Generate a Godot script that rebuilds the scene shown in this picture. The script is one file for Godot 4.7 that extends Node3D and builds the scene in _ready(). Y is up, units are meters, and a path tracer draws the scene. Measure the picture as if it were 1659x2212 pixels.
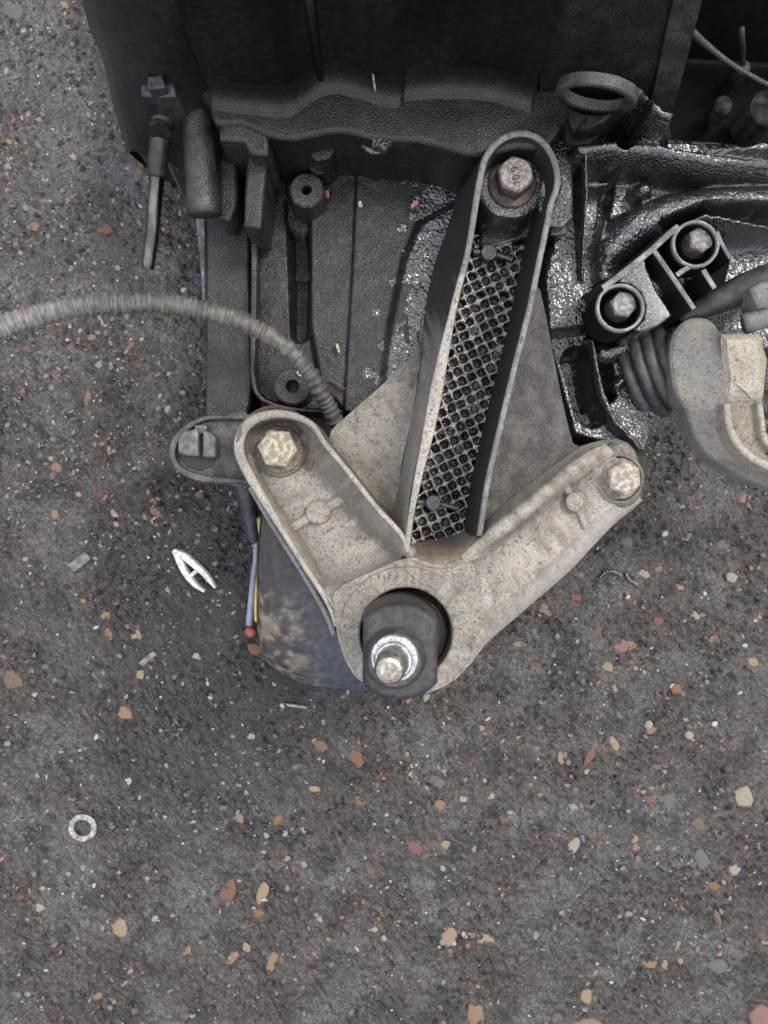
extends Node3D
# A close-up of a dirty engine lying on old asphalt, seen from above: the alloy mount bracket with its three arms, the casing it is bolted to, a conduit, and litter.
# Places are taken in the photograph's grid (1659 x 2212) at a known height h in millimetres above the asphalt.

const EYE := 430.0                      # height of the camera, mm
const K := 5.8717e-4                    # tan(33 deg) / 1106
var org := Vector3.ZERO
var tint = func(_p): return Color(0.1, 0.1, 0.1)
var noise_a := FastNoiseLite.new()
var noise_b := FastNoiseLite.new()
var noise_c := FastNoiseLite.new()
var rng := RandomNumberGenerator.new()
var M := {}

# ---------------------------------------------------------------- helpers
func P(u: float, v: float, h: float) -> Vector3:
	var d := (EYE - h) * 0.001
	return Vector3((u - 829.5) * K * d, h * 0.001, (v - 1106.0) * K * d)

func mm(px: float, h: float) -> float:      # photo pixels at height h -> millimetres
	return px * K * (EYE - h)

func srgb(hex: String) -> Color:
	return Color.html(hex).srgb_to_linear()

func flat(c: Color):
	return func(_p): return c

func mottled(c: Color, d: Color, size := 6.0, bias := 0.0):
	return func(p: Vector3):
		var q := p * 1000.0 / size
		var t := noise_a.get_noise_3dv(q) * 0.9 + noise_b.get_noise_3dv(q * 3.1) * 0.5 + bias
		return c.lerp(d, smoothstep(-0.35, 0.35, t))

func new_st() -> SurfaceTool:
	var st := SurfaceTool.new()
	st.begin(Mesh.PRIMITIVE_TRIANGLES)
	return st

func add_tris(st: SurfaceTool, t: PackedVector3Array, mode: String, grp := 0) -> void:
	var s := 0.0
	var c0 := Vector3.ZERO
	if mode == "vol":
		for p in t: c0 += p
		c0 /= maxi(t.size(), 1)
	for i in range(0, t.size(), 3):
		var n := (t[i] - t[i + 2]).cross(t[i] - t[i + 1])
		s += n.y if mode == "up" else n.dot((t[i] + t[i + 1] + t[i + 2]) / 3.0 - c0)
	var order := [0, 1, 2] if s >= 0 else [0, 2, 1]
	st.set_smooth_group(grp)
	for i in range(0, t.size(), 3):
		if (t[i] - t[i + 2]).cross(t[i] - t[i + 1]).length_squared() < 1e-22: continue
		for k in order:
			var p := t[i + k]
			st.set_color(tint.call(p))
			st.add_vertex(p - org)

func quad_rows(rows: Array, wrap := false, ends := false) -> PackedVector3Array:
	var t := PackedVector3Array()
	var n: int = rows[0].size()
	for j in rows.size() - 1:
		var a: PackedVector3Array = rows[j]
		var b: PackedVector3Array = rows[j + 1]
		for i in (n if wrap else n - 1):
			var k := (i + 1) % n
			t.append_array([a[i], a[k], b[k], a[i], b[k], b[i]])
	if ends:
		for e in [[rows[0], true], [rows[-1], false]]:
			var r: PackedVector3Array = e[0]
			var c := Vector3.ZERO
			for p in r: c += p
			c /= n
			for i in n:
				var k := (i + 1) % n
				if e[1]: t.append_array([c, r[k], r[i]])
				else: t.append_array([c, r[i], r[k]])
	return t

func loft(st: SurfaceTool, rows: Array, grp := 1, mode := "up") -> void:
	add_tris(st, quad_rows(rows), mode, grp)

# n points evenly spaced along a Catmull-Rom through world points
func spread(pts: PackedVector3Array, n: int, smooth := true) -> PackedVector3Array:
	var fine := PackedVector3Array()
	for i in pts.size() - 1:
		var a := pts[maxi(i - 1, 0)]
		var d := pts[mini(i + 2, pts.size() - 1)]
		for k in 12:
			var t := k / 12.0
			fine.append(pts[i].cubic_interpolate(pts[i + 1], a, d, t) if smooth else pts[i].lerp(pts[i + 1], t))
	fine.append(pts[-1])
	var acc := PackedFloat32Array([0.0])
	for i in range(1, fine.size()): acc.append(acc[-1] + fine[i].distance_to(fine[i - 1]))
	var out := PackedVector3Array()
	var j := 0
	for i in n:
		var s := acc[-1] * i / (n - 1.0)
		while j < acc.size() - 2 and acc[j + 1] < s: j += 1
		out.append(fine[j].lerp(fine[j + 1], clampf((s - acc[j]) / maxf(acc[j + 1] - acc[j], 1e-9), 0, 1)))
	return out

func pts3(list: Array) -> PackedVector3Array:      # [[u, v, h], ...] -> world
	var o := PackedVector3Array()
	for q in list: o.append(P(q[0], q[1], q[2]))
	return o

func poly(list: Array, h: float) -> PackedVector3Array:   # [[u, v], ...] at one height
	var o := PackedVector3Array()
	for q in list: o.append(P(q[0], q[1], h))
	return o

func smooth_loop(list: PackedVector3Array, per := 4) -> PackedVector3Array:
	var o := PackedVector3Array()
	var n := list.size()
	for i in n:
		for k in per:
			o.append(list[i].cubic_interpolate(list[(i + 1) % n], list[(i + n - 1) % n], list[(i + 2) % n], k / float(per)))
	return o

func inset(ring: PackedVector3Array, by: float) -> PackedVector3Array:   # towards the inside, metres
	var n := ring.size()
	var area := 0.0
	for i in n:
		var a := ring[i]
		var b := ring[(i + 1) % n]
		area += a.x * b.z - b.x * a.z
	var s := 1.0 if area > 0 else -1.0
	var o := PackedVector3Array()
	for i in n:
		var e0 := (ring[i] - ring[(i + n - 1) % n]); e0.y = 0; e0 = e0.normalized()
		var e1 := (ring[(i + 1) % n] - ring[i]); e1.y = 0; e1 = e1.normalized()
		var m := Vector3(-(e0.z + e1.z), 0, e0.x + e1.x) * s
		var q := m.normalized()
		var c := maxf(q.dot(Vector3(-e1.z, 0, e1.x) * s), 0.45)
		o.append(ring[i] + q * by / c)
	return o

# an upright solid over a ring: flat top, rounded-over edge, walls with draft down to h_bot
func prism(st: SurfaceTool, ring: PackedVector3Array, h_bot: float, bevel := 0.8, draft := 0.0) -> void:
	var top := inset(ring, bevel * 0.001)
	var mid := inset(ring, bevel * 0.00035)
	var low := inset(ring, -draft * 0.001)
	var a := PackedVector3Array(); var b := PackedVector3Array(); var c := PackedVector3Array()
	for i in ring.size():
		mid[i].y = ring[i].y - bevel * 0.0003
		a.append(Vector3(ring[i].x, ring[i].y - bevel * 0.001, ring[i].z))
		b.append(Vector3(low[i].x, h_bot * 0.001, low[i].z))
	var flat2 := PackedVector2Array()
	for p in top: flat2.append(Vector2(p.x, p.z) * 1000.0)
	var ids := Geometry2D.triangulate_polygon(flat2)
	var t := PackedVector3Array()
	for i in ids: t.append(top[i])
	add_tris(st, t, "up1", 1) if false else add_cap(st, t, 1)
	add_tris(st, quad_rows([top, mid, a], true), "vol", 2)
	add_tris(st, quad_rows([a, b], true), "vol", 3)

func add_cap(st: SurfaceTool, t: PackedVector3Array, grp: int) -> void:
	add_tris(st, t, "up", grp)

# a rib that follows a path of its top centre line; widths in mm per point
func rib(st: SurfaceTool, path: PackedVector3Array, widths: PackedFloat32Array, h_bot, draft_l := 0.5, draft_r := 0.5, rnd := 0.5, wall = null, wrap := false) -> void:
	var n := path.size()
	var cols := [[], [], [], [], [], [], [], []]
	for i in n:
		var d := path[(i + 1) % n if wrap else mini(i + 1, n - 1)] - path[(i + n - 1) % n if wrap else maxi(i - 1, 0)]
		d.y = 0
		d = d.normalized()
		var side := Vector3(-d.z, 0, d.x)
		var w := widths[i] * 0.0005
		var r := minf(rnd * 0.001, w * 0.98)
		var hb: float = (h_bot[i] if h_bot is PackedFloat32Array else h_bot) * 0.001
		var p := path[i]
		var low := Vector3(p.x, hb, p.z)
		cols[0].append(low - side * (w + draft_l * 0.001))
		cols[1].append(p - side * w - Vector3(0, r, 0))
		cols[2].append(p - side * (w - r * 0.3) - Vector3(0, r * 0.3, 0))
		cols[3].append(p - side * (w - r))
		cols[4].append(p + side * (w - r))
		cols[5].append(p + side * (w - r * 0.3) - Vector3(0, r * 0.3, 0))
		cols[6].append(p + side * w - Vector3(0, r, 0))
		cols[7].append(low + side * (w + draft_r * 0.001))
	var rows := []
	for c in cols:
		var a := PackedVector3Array(c)
		if wrap: a.append(a[0])
		rows.append(a)
	add_tris(st, quad_rows(rows.slice(1, 7)), "up", 1)
	var keep = tint
	if wall != null: tint = wall
	# walls: orient by the outward side
	for e in [[0, 1], [7, 6]]:
		add_tris(st, quad_rows([rows[e[0]], rows[e[1]]]), "up", 2)
	if not wrap:
		for e in [0, n - 1]:
			var t := PackedVector3Array()
			for k in range(1, 7): t.append_array([rows[0][e], rows[k][e], rows[k + 1][e]])
			add_tris(st, t, "up", -1)
	tint = keep

func const_w(n: int, w: float) -> PackedFloat32Array:
	var a := PackedFloat32Array(); a.resize(n); a.fill(w)
	return a

func lerp_w(n: int, list: Array) -> PackedFloat32Array:
	var a := PackedFloat32Array()
	for i in n:
		var s := i / (n - 1.0) * (list.size() - 1)
		var k := mini(int(s), list.size() - 2)
		a.append(lerpf(list[k], list[k + 1], s - k))
	return a

# turned shape: profile [[radius, height], ...] in mm about an axis
func lathe(st: SurfaceTool, at: Vector3, axis: Vector3, profile: Array, n := 36, soft := false, wobble := 0.0) -> void:
	var y := axis.normalized()
	var x := y.cross(Vector3(0.13, 0.2, 1).normalized()).normalized()
	var z := x.cross(y)
	var rows := []
	for q in profile:
		var r := PackedVector3Array()
		for i in n:
			var a := TAU * i / n
			var rr: float = q[0] * (1.0 + wobble * noise_a.get_noise_2d(cos(a) * 30 + at.x * 900, sin(a) * 30 + at.z * 900))
			r.append(at + (x * cos(a) + z * sin(a)) * rr * 0.001 + y * q[1] * 0.001)
		rows.append(r)
	var all := quad_rows(rows, true)
	var s := 0.0
	var c0 := Vector3.ZERO
	for p in all: c0 += p
	c0 /= all.size()
	for i in range(0, all.size(), 3):
		s += (all[i] - all[i + 2]).cross(all[i] - all[i + 1]).dot((all[i] + all[i + 1] + all[i + 2]) / 3.0 - c0)
	for j in rows.size() - 1:
		var t := quad_rows([rows[j], rows[j + 1]], true)
		if s < 0:
			for i in range(0, t.size(), 3):
				var k := t[i + 1]; t[i + 1] = t[i + 2]; t[i + 2] = k
		st.set_smooth_group(1 if soft else 1 + j)
		for i in range(0, t.size(), 3):
			if (t[i] - t[i + 2]).cross(t[i] - t[i + 1]).length_squared() < 1e-24: continue
			for k in 3:
				st.set_color(tint.call(t[i + k]))
				st.add_vertex(t[i + k] - org)

# a hexagon head: axis y through «at», across flats af, height h (mm), round chamfer on top
func hex_head(st: SurfaceTool, at: Vector3, turn: float, af: float, h: float) -> void:
	var ring := PackedVector3Array()
	var R := af / sqrt(3.0)
	for k in 6:
		for j in 4:
			var a := Vector2.from_angle(turn + TAU * k / 6).lerp(Vector2.from_angle(turn + TAU * (k + 1) / 6), j / 4.0) * R * 0.001
			ring.append(at + Vector3(a.x, 0, a.y))
	var lo := ring.duplicate(); var up := PackedVector3Array(); var cap := PackedVector3Array(); var cap2 := PackedVector3Array()
	for i in 24:
		var d := ring[i] - at
		var over := d.length() - af * 0.00049
		up.append(ring[i] + Vector3(0, h * 0.001 - 0.0007 - over * 0.6, 0))
		var q := d.normalized() * minf(d.length(), af * 0.00046)
		cap.append(at + q + Vector3(0, h * 0.001, 0))
		cap2.append(at + q * 0.93 + Vector3(0, h * 0.001, 0))
	add_tris(st, quad_rows([lo, up], true), "vol", -1)
	add_tris(st, quad_rows([up, cap], true), "vol", 2)
	var t := quad_rows([cap, cap2], true)
	for i in 24: t.append_array([at + Vector3(0, h * 0.001, 0), cap2[i], cap2[(i + 1) % 24]])
	add_tris(st, t, "up", 3)

func tube(st: SurfaceTool, path: PackedVector3Array, radii: PackedFloat32Array, n := 14, ends := true) -> void:
	var rows := []
	var up := Vector3(0, 1, 0)
	for i in path.size():
		var d := (path[mini(i + 1, path.size() - 1)] - path[maxi(i - 1, 0)]).normalized()
		if absf(d.dot(up)) > 0.97: up = Vector3(0, 0, 1)
		var x := d.cross(up).normalized()
		var y := x.cross(d)
		var r := PackedVector3Array()
		for k in n:
			var a := TAU * k / n
			r.append(path[i] + (x * cos(a) + y * sin(a)) * radii[i] * 0.001)
		rows.append(r)
	# a bent tube: judge the side round each ring's own centre
	var t := quad_rows(rows, true, ends)
	var s := (t[0] - t[2]).cross(t[0] - t[1]).dot((t[0] + t[1]) * 0.5 - path[0])
	st.set_smooth_group(1)
	var order := [0, 1, 2] if s >= 0 else [0, 2, 1]
	for i in range(0, t.size(), 3):
		if (t[i] - t[i + 2]).cross(t[i] - t[i + 1]).length_squared() < 1e-24: continue
		for k in order:
			st.set_color(tint.call(t[i + k]))
			st.add_vertex(t[i + k] - org)

func obj(called: String, st: SurfaceTool, mat: Material, parent: Node = self) -> MeshInstance3D:
	st.generate_normals()
	var o := MeshInstance3D.new()
	o.name = called
	o.mesh = st.commit()
	o.material_override = mat
	o.cast_shadow = GeometryInstance3D.SHADOW_CASTING_SETTING_ON
	parent.add_child(o, true)
	return o

func part_of(parent: Node, called: String, mat: Material, build_it: Callable) -> MeshInstance3D:
	var st := new_st()
	build_it.call(st)
	return obj(called, st, mat, parent)

func thing(called: String, label: String, category: String, at: Vector3, group := "") -> Node3D:
	var o := Node3D.new()
	o.name = called
	add_child(o, true)
	o.position = at
	org = at
	o.set_meta("label", label)
	o.set_meta("category", category)
	if group: o.set_meta("group", group)
	return o

func tag(o: Node, label: String, category: String, group := "") -> void:
	o.set_meta("label", label)
	o.set_meta("category", category)
	if group: o.set_meta("group", group)

# ---------------------------------------------------------------- materials
func noise_tex(freq: float, kind: int, oct: int, seed_: int, lo: Color, hi: Color, size := 512, at_lo := 0.25, at_hi := 0.75, cells := false) -> NoiseTexture2D:
	var n := FastNoiseLite.new()
	n.noise_type = kind
	n.frequency = freq
	n.fractal_octaves = oct
	n.fractal_type = FastNoiseLite.FRACTAL_FBM
	n.seed = seed_
	if cells: n.cellular_return_type = FastNoiseLite.RETURN_CELL_VALUE
	else: n.cellular_return_type = FastNoiseLite.RETURN_DISTANCE
	var t := NoiseTexture2D.new()
	t.width = size; t.height = size
	t.seamless = true
	t.generate_mipmaps = false
	t.noise = n
	var g := Gradient.new()
	g.offsets = PackedFloat32Array([at_lo, at_hi])
	g.colors = PackedColorArray([lo, hi])
	t.color_ramp = g
	return t

func mat(called: String, rough: float, tex: Texture2D, tiles: float, bump: Texture2D, bump_mm: float, metal := 0.0, spec := 0.5, det: Texture2D = null) -> StandardMaterial3D:
	var m := StandardMaterial3D.new()
	m.resource_name = called
	m.vertex_color_use_as_albedo = true
	m.roughness = rough
	m.metallic = metal
	m.metallic_specular = spec
	m.uv1_triplanar = true
	m.uv1_scale = Vector3.ONE * tiles
	if tex: m.albedo_texture = tex
	if bump:
		m.heightmap_enabled = true
		m.heightmap_texture = bump
		m.heightmap_scale = bump_mm * 0.1
	if det:
		m.detail_enabled = true
		m.detail_albedo = det
		m.detail_blend_mode = BaseMaterial3D.BLEND_MODE_MUL
		m.uv2_triplanar = true
		m.uv2_scale = Vector3.ONE * tiles * 0.61
		m.detail_uv_layer = BaseMaterial3D.DETAIL_UV_2
	M[called] = m
	return m

func make_materials() -> void:
	var simplex := FastNoiseLite.TYPE_SIMPLEX
	var cell := FastNoiseLite.TYPE_CELLULAR
	var g := func(x: float): return Color(x, x, x)
	var grit := noise_tex(0.11, cell, 3, 11, g.call(0.0), g.call(1.0), 512, 0.05, 0.95)
	var pebble := noise_tex(0.085, cell, 2, 19, g.call(1.0), g.call(0.0), 512, 0.05, 0.95)
	var sand := noise_tex(0.15, simplex, 3, 23, g.call(0.0), g.call(1.0), 512, 0.2, 0.8)
	var flecks := noise_tex(0.09, cell, 3, 24, g.call(0.5), g.call(1.0), 1024, 0.1, 0.24, true)
	var film := noise_tex(0.05, simplex, 5, 25, g.call(0.45), g.call(1.0), 512, 0.3, 0.62)
	var coarse := noise_tex(0.022, simplex, 4, 12, g.call(0.0), g.call(1.0), 512, 0.2, 0.8)
	var dusty := noise_tex(0.016, simplex, 5, 13, g.call(0.72), g.call(1.0), 512, 0.3, 0.7)
	var fine := noise_tex(0.16, cell, 3, 14, g.call(0.5), g.call(1.0), 1024, 0.2, 0.8, true)
	var specks := noise_tex(0.13, cell, 4, 18, g.call(0.74), g.call(1.0), 1024, 0.2, 0.55, true)
	var rusty := noise_tex(0.03, simplex, 4, 15, Color(0.62, 0.5, 0.45), Color(1, 1, 1), 256, 0.35, 0.65)
	var tar := noise_tex(0.15, cell, 4, 16, Color(0.36, 0.35, 0.34), Color(1, 1, 1), 1024, 0.18, 0.9, true)
	var tar_bump := noise_tex(0.1, cell, 4, 21, g.call(0.0), g.call(1.0), 1024, 0.05, 0.95)
	var patches := noise_tex(0.008, simplex, 5, 17, Color(0.84, 0.78, 0.74), Color(1.0, 1.0, 0.98), 512, 0.35, 0.65)
	mat("asphalt", 0.45, tar, 8.0, tar_bump, 0.8, 0.0, 0.5, patches)
	mat("stone", 0.6, film, 40.0, grit, 0.12)
	mat("dry_cast", 0.4, tar, 13.0, sand, 0.22, 0.0, 0.5, dusty)
	mat("oily_cast", 0.27, tar, 16.0, pebble, 0.95, 0.0, 1.0)
	M.oily_cast.clearcoat_enabled = true; M.oily_cast.clearcoat = 1.0; M.oily_cast.clearcoat_roughness = 0.11
	mat("alloy", 0.6, specks, 10.0, sand, 0.14, 0.0, 0.5, flecks)
	M.alloy.albedo_color = Color(0.89, 0.885, 0.87)
	mat("alloy_dark", 0.48, specks, 14.0, sand, 0.3, 0.0, 0.55, dusty)
	mat("oil_pits", 0.2, null, 18.0, sand, 0.4, 0.6, 1.0)
	M.oil_pits.clearcoat_enabled = true; M.oil_pits.clearcoat = 1.0; M.oil_pits.clearcoat_roughness = 0.1
	mat("rust", 0.5, dusty, 40.0, grit, 0.12, 0.2)
	mat("dusty_steel", 0.75, dusty, 30.0, grit, 0.15)
	mat("zinc", 0.24, fine, 40.0, grit, 0.08, 1.0)
	mat("bright_nut", 0.3, dusty, 40.0, grit, 0.05, 0.9)
	mat("rubber", 0.5, dusty, 25.0, grit, 0.1)
	mat("plastic", 0.34, dusty, 18.0, coarse, 0.15)
	mat("conduit", 0.6, dusty, 25.0, grit, 0.08)
	mat("glossy", 0.25, null, 20.0, null, 0.0)
	mat("shade_black", 0.85, dusty, 20.0, grit, 0.1, 0.0, 0.25)  # matt finish for parts whose shade is painted near-black
	mat("white_plastic", 0.45, dusty, 30.0, null, 0.0)

# ---------------------------------------------------------------- scene
func _ready() -> void:
	rng.seed = 20
	for q in [[noise_a, 1], [noise_b, 2], [noise_c, 3]]:
		q[0].noise_type = FastNoiseLite.TYPE_SIMPLEX
		q[0].frequency = 0.25
		q[0].seed = q[1]
	noise_c.fractal_octaves = 4

	var cam := Camera3D.new()
	cam.name = "camera"
	cam.fov = 66.0
	cam.near = 0.01
	cam.far = 60.0
	cam.position = Vector3(0, EYE * 0.001, 0)
	cam.rotation_degrees = Vector3(-90, 0, 0)
	var lens := CameraAttributesPhysical.new()     # a phone lens this close blurs what is well above or below the bracket
	lens.frustum_focal_length = 18.478
	lens.frustum_focus_distance = 0.352
	lens.frustum_near = 0.01
	lens.frustum_far = 60.0
	lens.exposure_aperture = 8.5
	cam.attributes = lens
	add_child(cam)

	var we := WorldEnvironment.new()
	var env := Environment.new()
	env.background_mode = Environment.BG_SKY
	var sky := Sky.new()
	var sm := ProceduralSkyMaterial.new()
	sm.sky_top_color = Color(0.93, 0.95, 1.0)
	sm.sky_horizon_color = Color(0.56, 0.57, 0.60)
	sm.sky_curve = 0.4
	sm.ground_bottom_color = Color(0.2, 0.19, 0.18)
	sm.ground_horizon_color = Color(0.5, 0.5, 0.5)
	sm.sun_angle_max = 0.0
	sky.sky_material = sm
	env.sky = sky
	env.tonemap_mode = Environment.TONE_MAPPER_LINEAR
	env.tonemap_exposure = 2.3
	env.sdfgi_enabled = true
	env.ssao_enabled = true
	env.ssil_enabled = true
	we.environment = env
	we.name = "overcast_sky"
	add_child(we)

	var sun := DirectionalLight3D.new()
	sun.name = "sun"
	sun.light_energy = 0.4
	sun.light_color = Color(1.0, 0.97, 0.93)
	sun.light_angular_distance = 18.0
	sun.shadow_enabled = true
	add_child(sun)
	sun.look_at_from_position(Vector3(0.55, 1.0, -0.35), Vector3.ZERO)

	make_materials()
	build_ground()
	build_casing()
	build_bracket()
	build_cup_bracket()
	build_right_mount()
	build_left_items()
	build_litter()

# ---------------------------------------------------------------- the asphalt
func stone_mesh(seed_: int) -> ArrayMesh:
	var r := RandomNumberGenerator.new()
	r.seed = seed_
	org = Vector3.ZERO
	tint = flat(Color.WHITE)
	var n := 9
	var rows := []
	var rad := PackedFloat32Array()
	for i in n: rad.append(r.randf_range(0.72, 1.12))
	for q in [[1.08, -0.25], [1.0, 0.12], [0.78, 0.30], [0.4, 0.38]]:
		var row := PackedVector3Array()
		for i in n:
			var a: float = TAU * i / n
			row.append(Vector3(cos(a) * rad[i] * q[0], q[1] + r.randf_range(-0.05, 0.05), sin(a) * rad[i] * q[0]))
		rows.append(row)
	var st := new_st()
	var t := quad_rows(rows, true)
	for i in n: t.append_array([Vector3(0, 0.4, 0), rows[3][i], rows[3][(i + 1) % n]])
	add_tris(st, t, "vol", 1 if seed_ % 3 else -1)
	st.generate_normals()
	return st.commit()

func build_ground() -> void:
	org = Vector3.ZERO
	var ground := Node3D.new()
	ground.name = "ground"
	ground.set_meta("kind", "structure")
	ground.set_meta("label", "dark worn asphalt with pale and orange stones bedded in it")
	add_child(ground)
	# one sheet: fine grid in view, wide ring out to the horizon
	var nx := 470; var nz := 610
	var x0 := -0.235; var z0 := -0.305
	var step := 0.001
	var grains := FastNoiseLite.new()
	grains.noise_type = FastNoiseLite.TYPE_CELLULAR
	grains.seed = 9
	grains.frequency = 0.25
	grains.cellular_return_type = FastNoiseLite.RETURN_DISTANCE
	var grain_tone := grains.duplicate() as FastNoiseLite
	grain_tone.cellular_return_type = FastNoiseLite.RETURN_CELL_VALUE
	var hs := PackedFloat32Array(); hs.resize(nx * nz)
	for j in nz:
		for i in nx:
			var x := x0 + i * step; var z := z0 + j * step
			var edge := clampf(minf(minf(i, nx - 1 - i), minf(j, nz - 1 - j)) / 12.0, 0, 1)
			var soft := 1.0 - 0.65 * smoothstep(-0.15, 0.2, noise_c.get_noise_2d(x * 70 + 40, z * 70))
			hs[j * nx + i] = edge * (soft * (noise_c.get_noise_2d(x * 500, z * 500) * 0.0011 + noise_b.get_noise_2d(x * 2600, z * 2600) * 0.0003 - 0.0007 * maxf(grains.get_noise_2d(x * 1250, z * 1250) + 0.35, 0.0) - 0.0016 * smoothstep(0.22, 0.5, noise_c.get_noise_2d(x * 700 + 99, z * 700))) + noise_c.get_noise_2d(x * 500, z * 500) * 0.0011 * (1.0 - soft))
	var vs := PackedVector3Array(); var ns := PackedVector3Array(); var cs := PackedColorArray(); var ids := PackedInt32Array()
	var warm := Color(0.118, 0.104, 0.094); var cool := Color(0.15, 0.146, 0.14); var oil := Color(0.032, 0.029, 0.028); var pale := Color(0.205, 0.21, 0.22)
	for j in nz:
		for i in nx:
			var x := x0 + i * step; var z := z0 + j * step
			var h := hs[j * nx + i]
			vs.append(Vector3(x, h, z))
			var dx := hs[j * nx + mini(i + 1, nx - 1)] - hs[j * nx + maxi(i - 1, 0)]
			var dz := hs[mini(j + 1, nz - 1) * nx + i] - hs[maxi(j - 1, 0) * nx + i]
			ns.append(Vector3(-dx, 2 * step, -dz).normalized())
			var t := noise_c.get_noise_2d(x * 70 + 40, z * 70)
			var c := warm.lerp(cool, smoothstep(-0.15, 0.2, t))
			var o := noise_c.get_noise_2d(x * 110 - 90, z * 110 + 30) + 0.5 * noise_b.get_noise_2d(x * 900, z * 900)
			c = c.lerp(oil, 0.85 * smoothstep(0.14, 0.5, o))
			c *= 1.0 + 0.32 * grain_tone.get_noise_2d(x * 1250, z * 1250)
			# oil-soaked patch left of the bracket, sky sheen painted pale into the upper left corner
			var soak := 1.0 - smoothstep(0.03, 0.12, Vector2(x + 0.088, (z - 0.055) * 0.7).length() + noise_c.get_noise_2d(x * 160, z * 160) * 0.02)
			c = c.lerp(oil * (0.7 + 0.5 * grain_tone.get_noise_2d(x * 1250, z * 1250)), 0.93 * soak)
			var dark_right := (1.0 - smoothstep(0.02, 0.05, Vector2(x - 0.125, (z + 0.02) * 0.8).length())) * 0.6  # ground darkened below the right arm
			c = c.lerp(oil, dark_right)
			var dry := 1.0 - smoothstep(0.02, 0.17, Vector2(x + 0.20, (z + 0.23) * 0.8).length() + noise_c.get_noise_2d(x * 120, z * 120 + 50) * 0.03)  # amount of the painted sheen
			c = c.lerp(pale, 0.75 * dry)
			cs.append(c)
	for j in nz - 1:
		for i in nx - 1:
			var a := j * nx + i
			ids.append_array([a, a + 1, a + nx + 1, a, a + nx + 1, a + nx])
	# the wide ring
	var x1 := x0 + (nx - 1) * step; var z1 := z0 + (nz - 1) * step
	var far := 20.0
	for r in [[-far, -far, far, z0], [-far, z1, far, far], [-far, z0, x0, z1], [x1, z0, far, z1]]:
		var b := vs.size()
		for q in [Vector2(r[0], r[1]), Vector2(r[2], r[1]), Vector2(r[2], r[3]), Vector2(r[0], r[3])]:
			vs.append(Vector3(q.x, 0, q.y)); ns.append(Vector3.UP); cs.append(warm)
		ids.append_array([b, b + 1, b + 2, b, b + 2, b + 3])
	var arr := []
	arr.resize(Mesh.ARRAY_MAX)
	arr[Mesh.ARRAY_VERTEX] = vs; arr[Mesh.ARRAY_NORMAL] = ns; arr[Mesh.ARRAY_COLOR] = cs; arr[Mesh.ARRAY_INDEX] = ids
	var am := ArrayMesh.new()
	am.add_surface_from_arrays(Mesh.PRIMITIVE_TRIANGLES, arr)
	var sheet := MeshInstance3D.new()
	sheet.name = "asphalt"
	sheet.mesh = am
	sheet.material_override = M.asphalt
	ground.add_child(sheet)

	# stones: tones
	M.stone.detail_enabled = true; M.stone.detail_albedo = M.alloy.detail_albedo; M.stone.detail_blend_mode = BaseMaterial3D.BLEND_MODE_MUL; M.stone.uv2_triplanar = true; M.stone.uv2_scale = Vector3.ONE * 3.0; M.stone.detail_uv_layer = BaseMaterial3D.DETAIL_UV_2
	var tones := ["c49c7a", "d2b692", "a98672", "8d8a86", "d8cdb4", "c08f80", "b8834f", "77787a", "e3e2df", "9a8066", "a8735c", "5f6568"]
	var mats := []
	for t in tones:
		var m: StandardMaterial3D = M.stone.duplicate()
		m.resource_name = "stone_tone"
		m.vertex_color_use_as_albedo = false
		m.albedo_color = Color.html(t).darkened(0.24)
		mats.append(m)
	var kinds := []
	for i in 12: kinds.append(stone_mesh(100 + i))
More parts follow.
